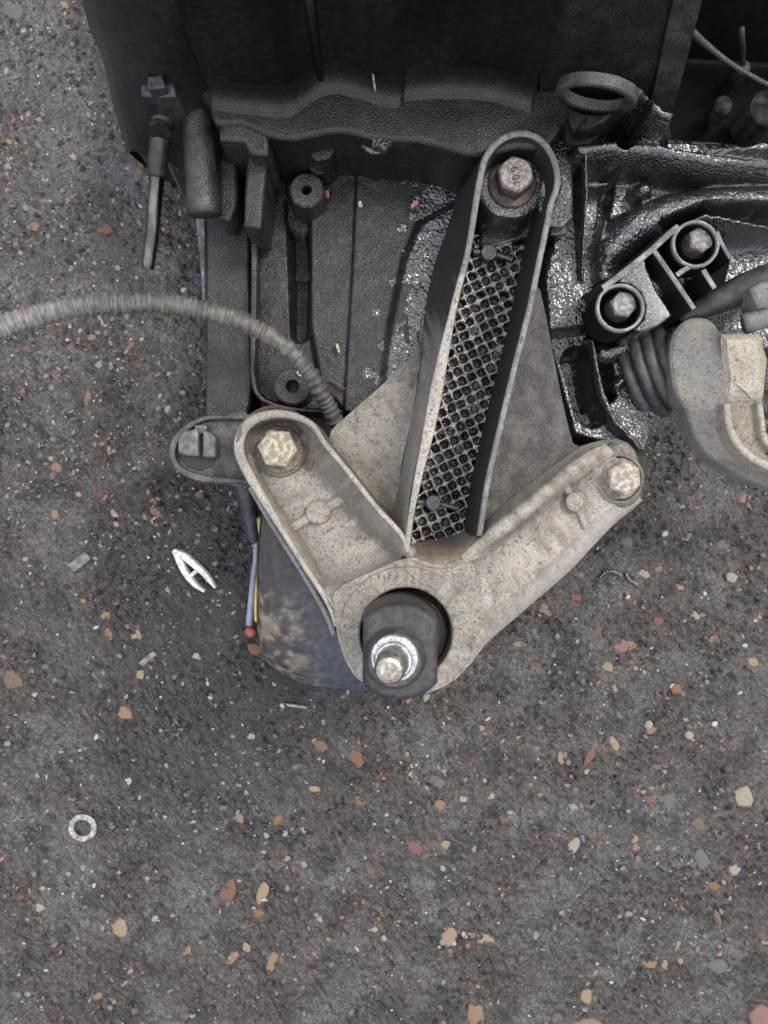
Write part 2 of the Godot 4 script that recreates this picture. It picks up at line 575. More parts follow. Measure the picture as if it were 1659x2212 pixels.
	# the large ones where the photograph shows them: u, v, half length, half width, turn, tone
	var big := [
		[283, 748, 21, 12, 0.2, 2], [118, 1112, 12, 9, 1.2, 0], [335, 1105, 11, 9, 0.4, 6], [228, 1330, 11, 9, 0.2, 0], [232, 1368, 17, 9, 1.3, 6], [306, 1458, 18, 12, -0.2, 1], [328, 1441, 12, 7, -0.4, 1],
		[270, 1540, 17, 13, 0.7, 0], [27, 1468, 24, 20, 0.6, 9], [548, 1402, 17, 14, 1.0, 6], [258, 2004, 21, 16, 1.3, 1], [404, 2055, 17, 15, 0.3, 0], [515, 1770, 17, 12, 0.2, 0], [492, 1925, 27, 17, -1.1, 10],
		[566, 1928, 25, 12, -1.1, 1], [556, 1975, 18, 11, 0.3, 6], [588, 2078, 26, 12, -1.2, 0], [503, 2068, 18, 9, -0.8, 0], [532, 2046, 12, 9, 1.4, 1], [212, 2150, 18, 9, -0.2, 0], [115, 2040, 11, 8, -0.3, 0],
		[332, 1982, 12, 11, 0.2, 4], [86, 1960, 10, 9, 0.3, 4], [690, 1988, 13, 9, 1.4, 4], [968, 2028, 25, 15, -1.0, 1], [1047, 2030, 22, 13, 0.3, 1], [1403, 1572, 18, 14, 0.7, 0], [1213, 1638, 16, 10, 1.3, 1],
		[1272, 1636, 21, 9, -1.1, 10], [1328, 1608, 18, 9, 1.1, 1], [1240, 1828, 20, 13, -1.2, 4], [1372, 1816, 13, 11, 0.5, 1], [1607, 1722, 27, 22, 0.9, 4], [1587, 1878, 20, 14, -1.2, 4], [1541, 1914, 15, 9, 0.4, 6],
		[1516, 1858, 24, 15, 1.3, 3], [1565, 1178, 17, 15, 0.4, 3], [1476, 1098, 16, 8, -0.4, 1], [1178, 1317, 17, 12, 0.8, 0], [1352, 1396, 27, 13, -0.2, 5], [1314, 1440, 14, 11, 0.4, 1], [1463, 1489, 12, 12, 0.1, 6],
		[1372, 1440, 10, 9, 0.3, 1], [1122, 1392, 19, 6, 0.2, 1], [1026, 2190, 25, 19, 1.4, 0], [1266, 2152, 19, 14, 1.3, 1], [1274, 2222, 36, 24, 0.05, 0], [1642, 2198, 29, 22, 1.2, 5], [1404, 2083, 19, 11, 0.1, 0],
		[1438, 2086, 13, 11, 0.5, 1], [1464, 2044, 20, 7, -1.0, 1], [1551, 1987, 22, 7, 1.4, 2], [1549, 2088, 23, 17, 0.4, 3], [950, 1738, 14, 11, 0.4, 0], [896, 1832, 21, 14, 0.3, 10], [1000, 1727, 12, 9, 0.2, 4],
		[963, 1825, 11, 10, 0.3, 1], [1060, 1722, 9, 9, 0.3, 4], [772, 1640, 22, 15, 0.9, 10], [776, 1732, 15, 11, 0.5, 6], [598, 1771, 12, 9, -0.9, 6], [826, 2236, 17, 14, 0.9, 0], [680, 1704, 13, 7, 0.1, 1],
		[945, 1690, 20, 14, 0.4, 3], [910, 1620, 18, 8, 0.5, 7], [1450, 1732, 21, 16, 0.5, 3], [1374, 1830, 9, 8, 0.2, 0], [1336, 1738, 14, 11, 0.2, 3], [1406, 1732, 14, 12, 0.8, 10], [1508, 1780, 17, 14, 0.5, 9],
		[1240, 1742, 11, 11, 0.6, 4], [1490, 1590, 11, 10, 0.3, 4], [1420, 1655, 12, 10, 0.4, 3], [1330, 1490, 11, 12, 0.3, 1], [1540, 1382, 17, 8, -0.5, 5], [1468, 1268, 11, 8, 0.2, 1], [1424, 1226, 12, 9, 0.2, 0],
		[1318, 1080, 12, 9, 0.5, 6], [1580, 1248, 14, 12, 0.4, 4], [1392, 1240, 14, 9, 0.4, 4], [1504, 1330, 12, 12, 0.2, 4], [1626, 1430, 13, 11, 0.3, 1], [1602, 1076, 13, 11, 0.4, 0], [1580, 1010, 22, 12, 0.6, 3],
		[1422, 1342, 13, 10, 0.4, 10], [1250, 1242, 14, 9, 0.4, 7], [1245, 1290, 13, 9, 0.2, 10], [1356, 1170, 14, 12, 0.4, 3], [716, 1900, 11, 8, 0.3, 3], [800, 1880, 10, 9, 0.8, 9], [690, 1610, 18, 13, 0.4, 9],
		[540, 1592, 17, 10, 0.4, 4], [590, 1535, 17, 9, 1.3, 9], [425, 1418, 10, 7, 0.1, 4], [640, 1660, 14, 10, 0.3, 3], [1140, 1700, 11, 9, 0.3, 7], [1090, 1770, 12, 9, 0.3, 10], [820, 1730, 10, 9, 0.4, 11],
		[300, 375, 12, 20, 0.3, 6], [45, 660, 15, 11, 0.5, 9], [232, 495, 14, 12, 0.4, 10], [75, 490, 12, 11, 0.4, 0], [140, 10, 15, 10, 0.6, 1], [30, 24, 26, 20, 0.7, 3], [200, 730, 10, 8, 0.3, 0],
		[190, 860, 8, 18, 0.2, 0], [120, 1010, 12, 10, 0.3, 5], [160, 1820, 10, 8, 0.2, 10], [430, 1068, 10, 8, 0.2, 2], [250, 1110, 14, 10, 0.4, 1]]
	var put := func(u: float, v: float, a: float, b: float, turn: float, tone: int):
		var o := MeshInstance3D.new()
		o.name = "stone"
		o.mesh = kinds[rng.randi() % 12]
		o.material_override = mats[tone]
		var p := P(u, v, 0)
		var ra := mm(a, 0) * 0.001; var rb := mm(b, 0) * 0.001
		o.transform = Transform3D(Basis(Vector3.UP, -turn) * Basis.from_scale(Vector3(ra, minf(ra, rb) * 0.6, rb)), p + Vector3(0, -0.0003 + noise_c.get_noise_2d(p.x * 500, p.z * 500) * 0.0011, 0))
		ground.add_child(o, true)
	for s in big: put.call(s[0], s[1], s[2] * 1.02, s[3] * 1.02, s[4], s[5])
	var spots := [9, 1, 3, 4, 8, 9, 1, 7, 3, 4, 9, 5, 4, 1, 0]
	for i in 170:
		var u := rng.randf_range(0, 1659); var v := rng.randf_range(0, 2212)
		if u > 380 and v < 1480: u = rng.randf_range(0, 1659); v = rng.randf_range(1500, 2212)
		var a := rng.randf_range(4.5, 9.5)
		put.call(u, v, a, a * rng.randf_range(0.5, 0.9), rng.randf() * TAU, spots[rng.randi() % spots.size()])
	# fine chips nobody could count
	var chip := stone_mesh(133)
	var mmesh := MultiMesh.new()
	mmesh.transform_format = MultiMesh.TRANSFORM_3D
	mmesh.use_colors = true
	mmesh.mesh = chip
	var many := 20000
	mmesh.instance_count = many
	for i in many:
		var x := rng.randf_range(-0.225, 0.225); var z := rng.randf_range(-0.29, 0.29)
		var a := 0.0018 * pow(rng.randf(), 3.0) + 0.00025
		if i % 5 == 0: x = rng.randf_range(-0.225, -0.09); z = rng.randf_range(-0.29, 0.02)  # extra chips at the upper left stand in for glints
		var c := Color.html(tones[rng.randi() % 12]).srgb_to_linear()
		var k := rng.randf()
		if k < 0.5: c = Color(0.05, 0.048, 0.046) * rng.randf_range(0.4, 1.6)
		elif k < 0.78: c = Color(0.22, 0.215, 0.2) * rng.randf_range(0.6, 1.3)
		elif k > 0.95: c = Color(0.62, 0.6, 0.56); a = minf(a, 0.0008)
		else: c = c * rng.randf_range(0.45, 0.8)
		c.a = 1
		var b := Basis(Vector3.UP, rng.randf() * TAU) * Basis.from_scale(Vector3(a, a * 0.8, a * rng.randf_range(0.4, 1.0)))
		mmesh.set_instance_transform(i, Transform3D(b, Vector3(x, noise_c.get_noise_2d(x * 500, z * 500) * 0.0011 - 0.00005, z)))
		mmesh.set_instance_color(i, c)
	var chips := MultiMeshInstance3D.new()
	chips.name = "stone_chips"
	chips.multimesh = mmesh
	chips.material_override = M.stone
	chips.set_meta("kind", "stuff")
	ground.add_child(chips)

# ---------------------------------------------------------------- the casing
const GX := -0.112
const GZ := -0.262
const GS := 0.0006
const GNX := 525
const GNZ := 418
var H := PackedFloat32Array()

func seg_d(p: Vector2, a: Vector2, b: Vector2) -> float:
	var ab := b - a
	return p.distance_to(a + ab * clampf((p - a).dot(ab) / maxf(ab.length_squared(), 1e-9), 0, 1))

func flat_xz(p: Vector3) -> Vector2:
	return Vector2(p.x, p.z)

# call f(i, world xz) over the grid cells of a box
func over(lo: Vector2, hi: Vector2, f: Callable) -> void:
	for j in range(maxi(0, int((lo.y - GZ) / GS)), mini(GNZ, int((hi.y - GZ) / GS) + 2)):
		for i in range(maxi(0, int((lo.x - GX) / GS)), mini(GNX, int((hi.x - GX) / GS) + 2)):
			f.call(j * GNX + i, Vector2(GX + i * GS, GZ + j * GS))

# raise a plateau: polygon in photo points, height h (may slope to h2 along v), soft edge in mm
func plate(list: Array, h: float, soft := 1.6) -> void:
	var pg := PackedVector2Array()
	var lo := Vector2(9, 9); var hi := Vector2(-9, -9)
	for q in list:
		var p := flat_xz(P(q[0], q[1], h))
		pg.append(p); lo = lo.min(p); hi = hi.max(p)
	var m := Vector2.ONE * soft * 0.001
	over(lo - m, hi + m, func(i: int, p: Vector2):
		var d := 9.0
		for k in pg.size(): d = minf(d, seg_d(p, pg[k], pg[(k + 1) % pg.size()]))
		if not Geometry2D.is_point_in_polygon(p, pg): d = -d
		var w := smoothstep(-soft * 0.0005, soft * 0.0005, d)
		H[i] = maxf(H[i], lerpf(minf(H[i], h), h, w)))

# raise (or with dig, lower) a rounded ridge along a path of [u, v, h, radius px]
func ridge(list: Array, base := 1e9, dig := false) -> void:
	for k in list.size() - 1:
		var a: Array = list[k]; var b: Array = list[k + 1]
		var pa := flat_xz(P(a[0], a[1], a[2])); var pb := flat_xz(P(b[0], b[1], b[2]))
		var ra := mm(a[3], a[2]) * 0.001; var rb := mm(b[3], b[2]) * 0.001
		var m := Vector2.ONE * maxf(ra, rb)
		over(pa.min(pb) - m, pa.max(pb) + m, func(i: int, p: Vector2):
			var ab := pb - pa
			var t := clampf((p - pa).dot(ab) / maxf(ab.length_squared(), 1e-9), 0, 1)
			var r := lerpf(ra, rb, t)
			var x := p.distance_to(pa + ab * t) / r
			if x < 1.0:
				var h: float = lerpf(a[2], b[2], t)
				if dig: H[i] = minf(H[i], lerpf(h, H[i], smoothstep(0.45, 1.0, x)))
				else:
					var lowest: float = minf(base, h) if base < 1e8 else h - r * 1000.0 * 1.3
					H[i] = maxf(H[i], lowest + (h - lowest) * sqrt(1.0 - x * x)))

func build_casing() -> void:
	H.resize(GNX * GNZ)
	H.fill(-3.0)
	# left plate with its grooves and steps
	plate([[548, 330], [548, 836], [575, 868], [650, 888], [760, 888], [900, 900], [1000, 960], [1000, 250], [548, 250]], 40, 2.0)
	plate([[665, 400], [668, 700], [690, 830], [742, 890], [1000, 900], [1000, 300], [665, 300]], 45, 4.0)
	plate([[772, 330], [760, 600], [742, 892], [1000, 900], [1000, 300]], 47.5, 1.6)
	plate([[905, 480], [872, 560], [842, 700], [826, 830], [1010, 900], [1010, 420]], 53, 5.0)
	ridge([[648, 470, 22, 26], [655, 600, 24, 27], [652, 730, 30, 22]], 1e9, true)
	ridge([[655, 400, 44, 40], [650, 470, 40, 30]], 40)
	# right-hand, oily side: broad levels
	plate([[1150, 300], [1659, 300], [1760, 300], [1760, 700], [1480, 740], [1400, 985], [1290, 960], [1235, 945], [1150, 640], [1000, 640], [1000, 300]], 52, 5.0)
	plate([[1160, 480], [1180, 720], [1300, 700], [1290, 620], [1480, 470], [1700, 480], [1700, 300], [1160, 300]], 62, 5.0)
	plate([[1700, 560], [1560, 560], [1480, 700], [1420, 760], [1700, 760]], 50, 4.0)
	# flange rims and the big curved gallery
	ridge([[1368, 180, 104, 24], [1395, 205, 104, 22], [1430, 240, 103, 23], [1500, 262, 102, 24], [1600, 280, 101, 24], [1760, 305, 100, 26]], 66)
	ridge([[1255, 318, 84, 26], [1330, 312, 86, 32], [1420, 318, 87, 32], [1520, 338, 87, 30], [1760, 362, 86, 28]], 60)
	ridge([[1340, 258, 60, 24], [1420, 285, 58, 24], [1540, 318, 56, 16]], 1e9, true)
	ridge([[1390, 372, 52, 22], [1500, 380, 50, 26], [1760, 402, 50, 26]], 1e9, true)
	ridge([[1312, 590, 70, 26], [1330, 530, 76, 42], [1380, 480, 80, 50], [1460, 446, 82, 52], [1560, 432, 83, 56], [1760, 428, 83, 60]], 62)
	ridge([[1400, 520, 58, 12], [1480, 488, 58, 14], [1600, 500, 56, 20], [1760, 510, 56, 24]], 1e9, true)
	# upright webs between the rims
	ridge([[1266, 330, 84, 7], [1268, 420, 80, 7], [1262, 520, 72, 7], [1258, 600, 66, 6]], 60)
	ridge([[1348, 330, 82, 7], [1334, 395, 80, 7], [1312, 470, 76, 9], [1290, 560, 68, 9]], 60)
	ridge([[1270, 398, 78, 7], [1332, 396, 78, 7]], 60)
	ridge([[1305, 350, 48, 22], [1300, 378, 48, 22]], 1e9, true)
	ridge([[1298, 425, 50, 18], [1290, 500, 54, 14]], 1e9, true)
	ridge([[1395, 405, 74, 26], [1396, 406, 74, 26]], 60)
	# dark pocket below the rough plane, and the curved lip at its edge
	ridge([[1222, 800, 28, 34], [1250, 900, 26, 38]], 1e9, true)
	ridge([[1262, 770, 30, 30], [1275, 860, 26, 30]], 1e9, true)
	ridge([[1280, 735, 64, 11], [1292, 800, 63, 12], [1302, 850, 62, 14], [1330, 910, 61, 14], [1382, 965, 59, 12]], 48)
	ridge([[1310, 760, 60, 26], [1375, 745, 60, 20]], 50)
	ridge([[1335, 830, 58, 16], [1372, 800, 58, 10]], 48)
	ridge([[1390, 640, 74, 60], [1470, 580, 74, 60]], 52)
	# the skirt of the casing behind the bracket, down to the asphalt
	plate([[548, 830], [600, 1030], [700, 1100], [1060, 1120], [1240, 1000], [1400, 985], [1290, 900], [1000, 800]], 34, 2.0)

	ridge([[1090, 500, 38, 105], [1010, 800, 38, 100], [930, 1190, 38, 90]], 1e9, true)
	for side in 2:
		var st := new_st()
		org = Vector3.ZERO
		st.set_smooth_group(1)
		var dry0 = mottled(Color(0.036, 0.0355, 0.0345), Color(0.07, 0.061, 0.052), 7.0, -0.14)
		var dry = func(p: Vector3): return (dry0.call(p) as Color).lerp(Color(0.016, 0.016, 0.016), smoothstep(-0.01, 0.03, p.x + (p.z + 0.13) * -0.1))
		var wet = mottled(Color(0.011, 0.011, 0.0115), Color(0.03, 0.0285, 0.027), 4.0)
		var amp := [0.00014, 0.00048]
		var col := PackedColorArray(); col.resize(GNX * GNZ)
		var pos := PackedVector3Array(); pos.resize(GNX * GNZ)
		for j in GNZ:
			for i in GNX:
				var k := j * GNX + i
				var x := GX + i * GS; var z := GZ + j * GS
				var y := H[k] * 0.001
				if H[k] > -2.5:
					y += amp[side] * (0.9 * noise_b.get_noise_2d(x * 3000, z * 3000) + 0.6 * noise_a.get_noise_2d(x * 1100, z * 1100)) + [0.0003, 0.0006][side] * noise_c.get_noise_2d(x * 260, z * 260)
				pos[k] = Vector3(x, y, z)
		for j in GNZ - 1:
			for i in GNX - 1:
				var a := j * GNX + i
				var hi := maxf(maxf(H[a], H[a + 1]), maxf(H[a + GNX], H[a + GNX + 1]))
				if hi < -1.0: continue
				var p := pos[a]
				var oily := 1 if p.x > 0.014 + (p.z + 0.13) * -0.22 + noise_c.get_noise_2d(p.x * 220, p.z * 220) * 0.02 else 0
				if oily != side: continue
				for k in [a, a + 1, a + GNX + 1, a, a + GNX + 1, a + GNX]:
					st.set_color((wet if side else dry).call(pos[k]))
					st.add_vertex(pos[k])
		if side == 0:
			casing = thing("engine_casing", "big blackened cast engine casing that the pale bracket is bolted to", "engine", Vector3.ZERO)
			org = Vector3.ZERO
			obj("casing_wall", st, M.dry_cast, casing)
		else:
			obj("oily_casing_wall", st, M.oily_cast, casing).set_meta("label", "wet oily right-hand part of the casing with curved gallery")

	# --- the tall block above the flange
	tint = mottled(Color(0.02, 0.0195, 0.019), Color(0.052, 0.044, 0.037), 3.0, -0.05)
	part_of(casing, "flange", M.dry_cast, func(st):
		var ring := poly([[468, 268], [520, 268], [560, 286], [600, 298], [640, 300], [690, 290], [735, 284], [770, 290], [810, 300], [870, 304], [910, 306], [960, 318], [1010, 334], [1060, 332], [1120, 318], [1190, 306], [1200, 150], [460, 150], [455, 230]], 88)
		prism(st, smooth_loop(ring, 2), 40, 2.0, 0.6))
	var wall_c = mottled(Color(0.006, 0.006, 0.006), Color(0.015, 0.012, 0.009), 12.0)  # near-black: the shade on the wall is put into its colour
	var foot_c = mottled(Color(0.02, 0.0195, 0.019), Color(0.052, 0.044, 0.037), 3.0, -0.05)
	tint = func(p: Vector3): return (foot_c.call(p) as Color).lerp(wall_c.call(p), smoothstep(0.0885, 0.0965, p.y + noise_c.get_noise_3dv(p * 300.0) * 0.008))  # flange grime fades upward into the painted shade
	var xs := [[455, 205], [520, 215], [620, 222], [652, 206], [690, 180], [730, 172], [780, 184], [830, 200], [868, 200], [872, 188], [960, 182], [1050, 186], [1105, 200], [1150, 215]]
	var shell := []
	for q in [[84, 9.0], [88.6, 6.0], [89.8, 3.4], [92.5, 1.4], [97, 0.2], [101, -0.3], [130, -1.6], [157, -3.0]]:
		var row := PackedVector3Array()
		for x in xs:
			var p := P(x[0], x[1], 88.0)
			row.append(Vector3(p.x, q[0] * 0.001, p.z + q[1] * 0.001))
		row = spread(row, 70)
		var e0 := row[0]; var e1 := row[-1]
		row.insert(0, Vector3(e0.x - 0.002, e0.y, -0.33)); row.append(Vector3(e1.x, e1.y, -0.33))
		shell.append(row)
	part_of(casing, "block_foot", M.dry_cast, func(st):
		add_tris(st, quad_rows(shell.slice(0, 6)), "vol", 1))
	part_of(casing, "upper_block", M.shade_black, func(st):
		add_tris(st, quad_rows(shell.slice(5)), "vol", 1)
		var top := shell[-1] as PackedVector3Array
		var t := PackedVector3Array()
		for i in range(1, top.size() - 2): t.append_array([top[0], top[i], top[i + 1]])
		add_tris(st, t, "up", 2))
	for u in [692, 870]:
		part_of(casing, "upper_block_rib", M.dry_cast, func(st):
			var a := P(u, 178, 88)
			var b := Vector3(a.x, 0.156, a.z - 0.003)
			tube(st, PackedVector3Array([a, a.lerp(b, 0.5), b]), const_w(3, 2.2), 8))
	# grey square column on the right, its flank, and the dark void beside it
	tint = mottled(Color(0.03, 0.03, 0.031), Color(0.06, 0.055, 0.05), 5.0)
	part_of(casing, "column", M.dry_cast, func(st):
		var b := P(1166, 176, 96)
		var c := P(1412, 176, 96)
		var rows := []
		for q in [[60, 0.0, 8.0], [96, 0.0, 0.0], [152, -6.2, -11.5]]:
			rows.append(PackedVector3Array([Vector3(b.x + q[2] * 0.001, q[0] * 0.001, -0.33), Vector3(b.x + q[2] * 0.001, q[0] * 0.001, b.z + q[1] * 0.001), Vector3(c.x + q[2] * 0.001, q[0] * 0.001, c.z + q[1] * 0.001), Vector3(c.x + q[2] * 0.001, q[0] * 0.001, -0.33)]))
		add_tris(st, quad_rows(rows), "vol", -1)
		var top: PackedVector3Array = rows[-1]
		add_tris(st, PackedVector3Array([top[0], top[1], top[2], top[0], top[2], top[3]]), "up", -1))
	tint = mottled(Color(0.085, 0.08, 0.07), Color(0.14, 0.125, 0.1), 5.0)
	part_of(casing, "column_flange", M.dry_cast, func(st):
		var c := P(1414, 190, 96)
		var d := P(1466, 196, 96)
		var rows := []
		for q in [[60, 0.0, 7.0], [96, 0.0, 0.0], [152, -6.4, -11.5]]:
			rows.append(PackedVector3Array([Vector3(c.x + q[2] * 0.001, q[0] * 0.001, -0.33), Vector3(c.x + q[2] * 0.001, q[0] * 0.001, c.z + q[1] * 0.001), Vector3(d.x + q[2] * 0.001, q[0] * 0.001, d.z + q[1] * 0.001), Vector3(d.x + q[2] * 0.001, q[0] * 0.001, -0.33)]))
		add_tris(st, quad_rows(rows), "vol", -1))
	tint = mottled(Color(0.004, 0.004, 0.004), Color(0.008, 0.007, 0.006), 8.0)  # near-black sheets stand in for the shaded void
	part_of(casing, "void_backing", M.shade_black, func(st):
		var a := P(1370, 120, 60); var b := P(1900, 150, 60)
		add_tris(st, quad_rows([PackedVector3Array([a, b]), PackedVector3Array([a + Vector3(0, 0.05, -0.004), b + Vector3(0, 0.05, -0.004)])]), "up", 1)
		add_tris(st, quad_rows([PackedVector3Array([P(1400, 100, 58), P(1900, 120, 58)]), PackedVector3Array([P(1400, 300, 58), P(1900, 330, 58)])]), "up", 2))
	tint = mottled(Color(0.09, 0.075, 0.055), Color(0.05, 0.04, 0.03), 3.0)
	part_of(casing, "stay", M.dry_cast, func(st):
		var path := spread(pts3([[1478, 52, 112], [1520, 92, 108], [1590, 145, 104], [1700, 205, 100]]), 20)
		tube(st, path, lerp_w(20, [1.9, 1.2, 1.0, 1.2]), 10))
	part_of(casing, "stud", M.dry_cast, func(st):
		tube(st, pts3([[1606, 140, 78], [1604, 98, 92], [1602, 62, 104]]), const_w(3, 1.2), 10)
		lathe(st, P(1606, 146, 78), Vector3.UP, [[3.4, -18], [3.4, 0], [2.6, 1], [0.01, 1]], 14))
	tint = mottled(Color(0.012, 0.012, 0.012), Color(0.05, 0.048, 0.042), 2.0)
	part_of(casing, "bolt_end", M.shade_black, func(st):
		lathe(st, P(1556, 234, 72), Vector3.UP, [[4.2, -8], [4.2, 3], [3.2, 4.2], [0.01, 4.5]], 18)
		lathe(st, P(1648, 246, 80), Vector3.UP, [[8.2, -14], [8.0, 5], [6.0, 6.4], [0.01, 7]], 24))

	# --- left edge: beam, gasket rim, cast bosses
	tint = mottled(Color(0.036, 0.037, 0.036), Color(0.055, 0.05, 0.045), 9.0)
	part_of(casing, "side_beam", M.dry_cast, func(st):
		prism(st, spread_ring([[446, 300], [445, 500], [443, 700], [442, 905], [530, 915], [546, 840], [540, 600], [538, 300]], 42), 8, 1.4, 1.2))
	tint = mottled(Color(0.10, 0.10, 0.095), Color(0.065, 0.062, 0.058), 3.0)
	part_of(casing, "gasket_rim", M.dry_cast, func(st):
		var path := spread(pts3([[548, 330, 50], [549, 500, 50], [548, 650, 50], [546, 760, 50], [547, 820, 50], [560, 856, 50], [600, 876, 50], [660, 886, 50], [740, 889, 49]]), 60)
		rib(st, path, lerp_w(60, [3.0, 2.9, 2.8, 2.8, 2.2, 1.6, 1.5]), 36.0, 0.3, 0.8, 0.6))
	tint = mottled(Color(0.20, 0.22, 0.25), Color(0.09, 0.09, 0.09), 3.0)  # glint along the beam edge, painted as a pale strip
	part_of(casing, "glint_edge", M.conduit, func(st):
		rib(st, spread(pts3([[432, 470, 35], [438, 560, 35], [441, 650, 35]]), 20), lerp_w(20, [4.6, 3.2, 1.6]), 12.0, 0.3, 0.3, 0.8))
	tint = mottled(Color(0.11, 0.11, 0.1), Color(0.065, 0.064, 0.06), 6.0, 0.1)
	part_of(casing, "round_boss", M.dry_cast, func(st):
		var path := spread(pts3([[424, 205, 76], [428, 280, 74], [434, 380, 72], [441, 464, 70]]), 16)
		tube(st, path, lerp_w(16, [6.8, 6.9, 7.1, 7.6]), 28))
	part_of(casing, "square_lug", M.dry_cast, func(st):
		prism(st, poly([[536, 312], [580, 330], [568, 440], [563, 492], [527, 486], [528, 420]], 74), 44, 1.4, 0.6))
	tint = mottled(Color(0.05, 0.05, 0.05), Color(0.09, 0.087, 0.08), 5.0)
	part_of(casing, "cast_lug", M.dry_cast, func(st):
		prism(st, poly([[470, 340], [512, 350], [512, 440], [496, 476], [474, 470]], 62), 30, 1.6, 0.6)
		prism(st, poly([[474, 264], [536, 258], [580, 290], [578, 334], [540, 330], [528, 306], [474, 300]], 86), 50, 1.6, 0.6))
	# two bored bosses
	tint = mottled(Color(0.11, 0.108, 0.1), Color(0.07, 0.068, 0.062), 5.0)
	for q in [[662, 410, 58, 8.2, 2.6], [632, 834, 50, 9.0, 3.4]]:
		part_of(casing, "bored_boss", M.dry_cast, func(st):
			lathe(st, P(q[0], q[1], q[2]), Vector3.UP, [[q[3] + 1.4, -16], [q[3], -0.8], [q[3] - 0.8, 0], [q[4], 0], [q[4] - 0.3, -0.4], [q[4] - 0.4, -9], [0.01, -9]], 34, false, 0.05))
	tint = mottled(Color(0.075, 0.058, 0.05), Color(0.03, 0.026, 0.024), 3.0)
	part_of(casing, "flange_bolt", M.dry_cast, func(st):
		lathe(st, P(694, 318, 72), Vector3.UP, [[6.4, -30], [6.2, 0], [5.4, 0.8], [0.01, 1.2]], 22, false, 0.1)
		lathe(st, P(690, 352, 60), Vector3.UP, [[5.4, -20], [5.2, 0], [0.01, 0.5]], 20))
	tint = flat(Color(0.03, 0.03, 0.03))
	part_of(casing, "flange_bolt", M.oily_cast, func(st):
		lathe(st, P(812, 292, 80), Vector3(0.1, 0.8, 0.6), [[9, -8], [8.4, 0], [7.4, 1.4], [5, 1.6]], 26)
		hex_head(st, P(826, 306, 82), 0.3, 10.0, 5.0))
	# bracket pad to the right of the bracket's top
	tint = mottled(Color(0.09, 0.09, 0.09), Color(0.05, 0.05, 0.05), 4.0)
	part_of(casing, "lug_pad", M.oily_cast, func(st):
		prism(st, poly([[1176, 342], [1234, 330], [1240, 400], [1238, 470], [1216, 490], [1170, 486], [1160, 420]], 74), 50, 1.2, 0.6))
	tint = flat(Color(0.03, 0.027, 0.022))
	part_of(casing, "lug_stop", M.oily_cast, func(st):
		lathe(st, P(1198, 412, 75), Vector3(-0.3, 1, 0.4), [[7, -3], [7, 0.8], [6, 1.2], [0.01, 1.4]], 20)
		prism(st, poly([[1184, 486], [1226, 486], [1222, 506], [1190, 508]], 68), 50, 0.8, 0.3))

	# --- dark cover at the upper left, a swept shell
	tint = mottled(Color(0.008, 0.0085, 0.009), Color(0.018, 0.019, 0.021), 14.0)
	part_of(casing, "cover", M.plastic, func(st):
		var rows := []
		rows.append(spread(pts3([[278, 330, 20], [250, 250, 40], [222, 130, 60], [196, 70, 80], [176, 0, 100], [150, -90, 120]]), 26))
		rows.append(spread(pts3([[284, 326, 60], [264, 250, 74], [240, 130, 94], [220, 70, 110], [204, 0, 124], [190, -90, 140]]), 26))
		rows.append(spread(pts3([[310, 332, 62], [300, 260, 82], [290, 130, 108], [280, 70, 122], [270, 0, 136], [260, -90, 150]]), 26))
		rows.append(spread(pts3([[352, 340, 58], [352, 270, 76], [360, 150, 106], [366, 80, 122], [368, 0, 138], [368, -90, 152]]), 26))
		rows.append(spread(pts3([[410, 380, 50], [420, 290, 70], [428, 170, 96], [434, 90, 116], [430, 0, 136], [428, -90, 150]]), 26))
		rows.append(spread(pts3([[470, 400, 44], [486, 300, 60], [500, 190, 84], [500, 100, 100], [500, 0, 118], [500, -90, 136]]), 26))
		loft(st, rows)
		var low := rows[0] as PackedVector3Array
		var foot := PackedVector3Array()
		for p in low: foot.append(Vector3(p.x + 0.004, 0, p.z))
		add_tris(st, quad_rows([low, foot]), "up", 2))
	tint = flat(Color(0.009, 0.009, 0.010))
	part_of(casing, "cover_skirt", M.plastic, func(st):
		prism(st, poly([[292, 318], [352, 338], [400, 440], [446, 478], [450, 300], [300, 240]], 36), 0, 1.0, 0.5))

var casing: Node3D

func spread_ring(list: Array, h: float) -> PackedVector3Array:
	var r := poly(list, h)
	var o := PackedVector3Array()
	for i in r.size():
		for k in 6: o.append(r[i].lerp(r[(i + 1) % r.size()], k / 6.0))
	for i in o.size():
		o[i] += Vector3(noise_a.get_noise_3dv(o[i] * 700) * 0.0004, 0, noise_b.get_noise_3dv(o[i] * 700) * 0.0004)
	return o

# ---------------------------------------------------------------- the alloy bracket
func dirt(clean: Color, grime: Color, v0: float, v1: float):   # grime above v0 in the photograph, clean below v1
	var z0 := P(0, v0, 85).z; var z1 := P(0, v1, 85).z
	return func(p: Vector3):
		var n := noise_c.get_noise_3dv(p * 420.0) * 0.022
		var t := smoothstep(z0, z1, p.z + n)
		var m := noise_c.get_noise_3dv(Vector3(p.x * 300.0, p.y * 200.0, p.z * 140.0)) * 0.9 + noise_b.get_noise_3dv(p * 900.0) * 0.3
		return grime.lerp(clean, t) * (1.0 + 0.28 * m)

func smeared(base):      # dried mud wiped along the metal, and rubbed clean patches
	return func(p: Vector3):
		var q := Vector3(p.x + p.z, p.y, p.z - p.x)
		var n := noise_c.get_noise_3dv(Vector3(q.x * 150.0, q.y * 120.0, q.z * 420.0)) + 0.25 * noise_b.get_noise_3dv(p * 1300.0)
		var c: Color = base.call(p)
		c = c.lerp(Color(0.125, 0.105, 0.08), 0.6 * smoothstep(0.08, 0.42, n))
		return c.lerp(Color(0.46, 0.44, 0.42), 0.5 * smoothstep(0.2, 0.5, -n))

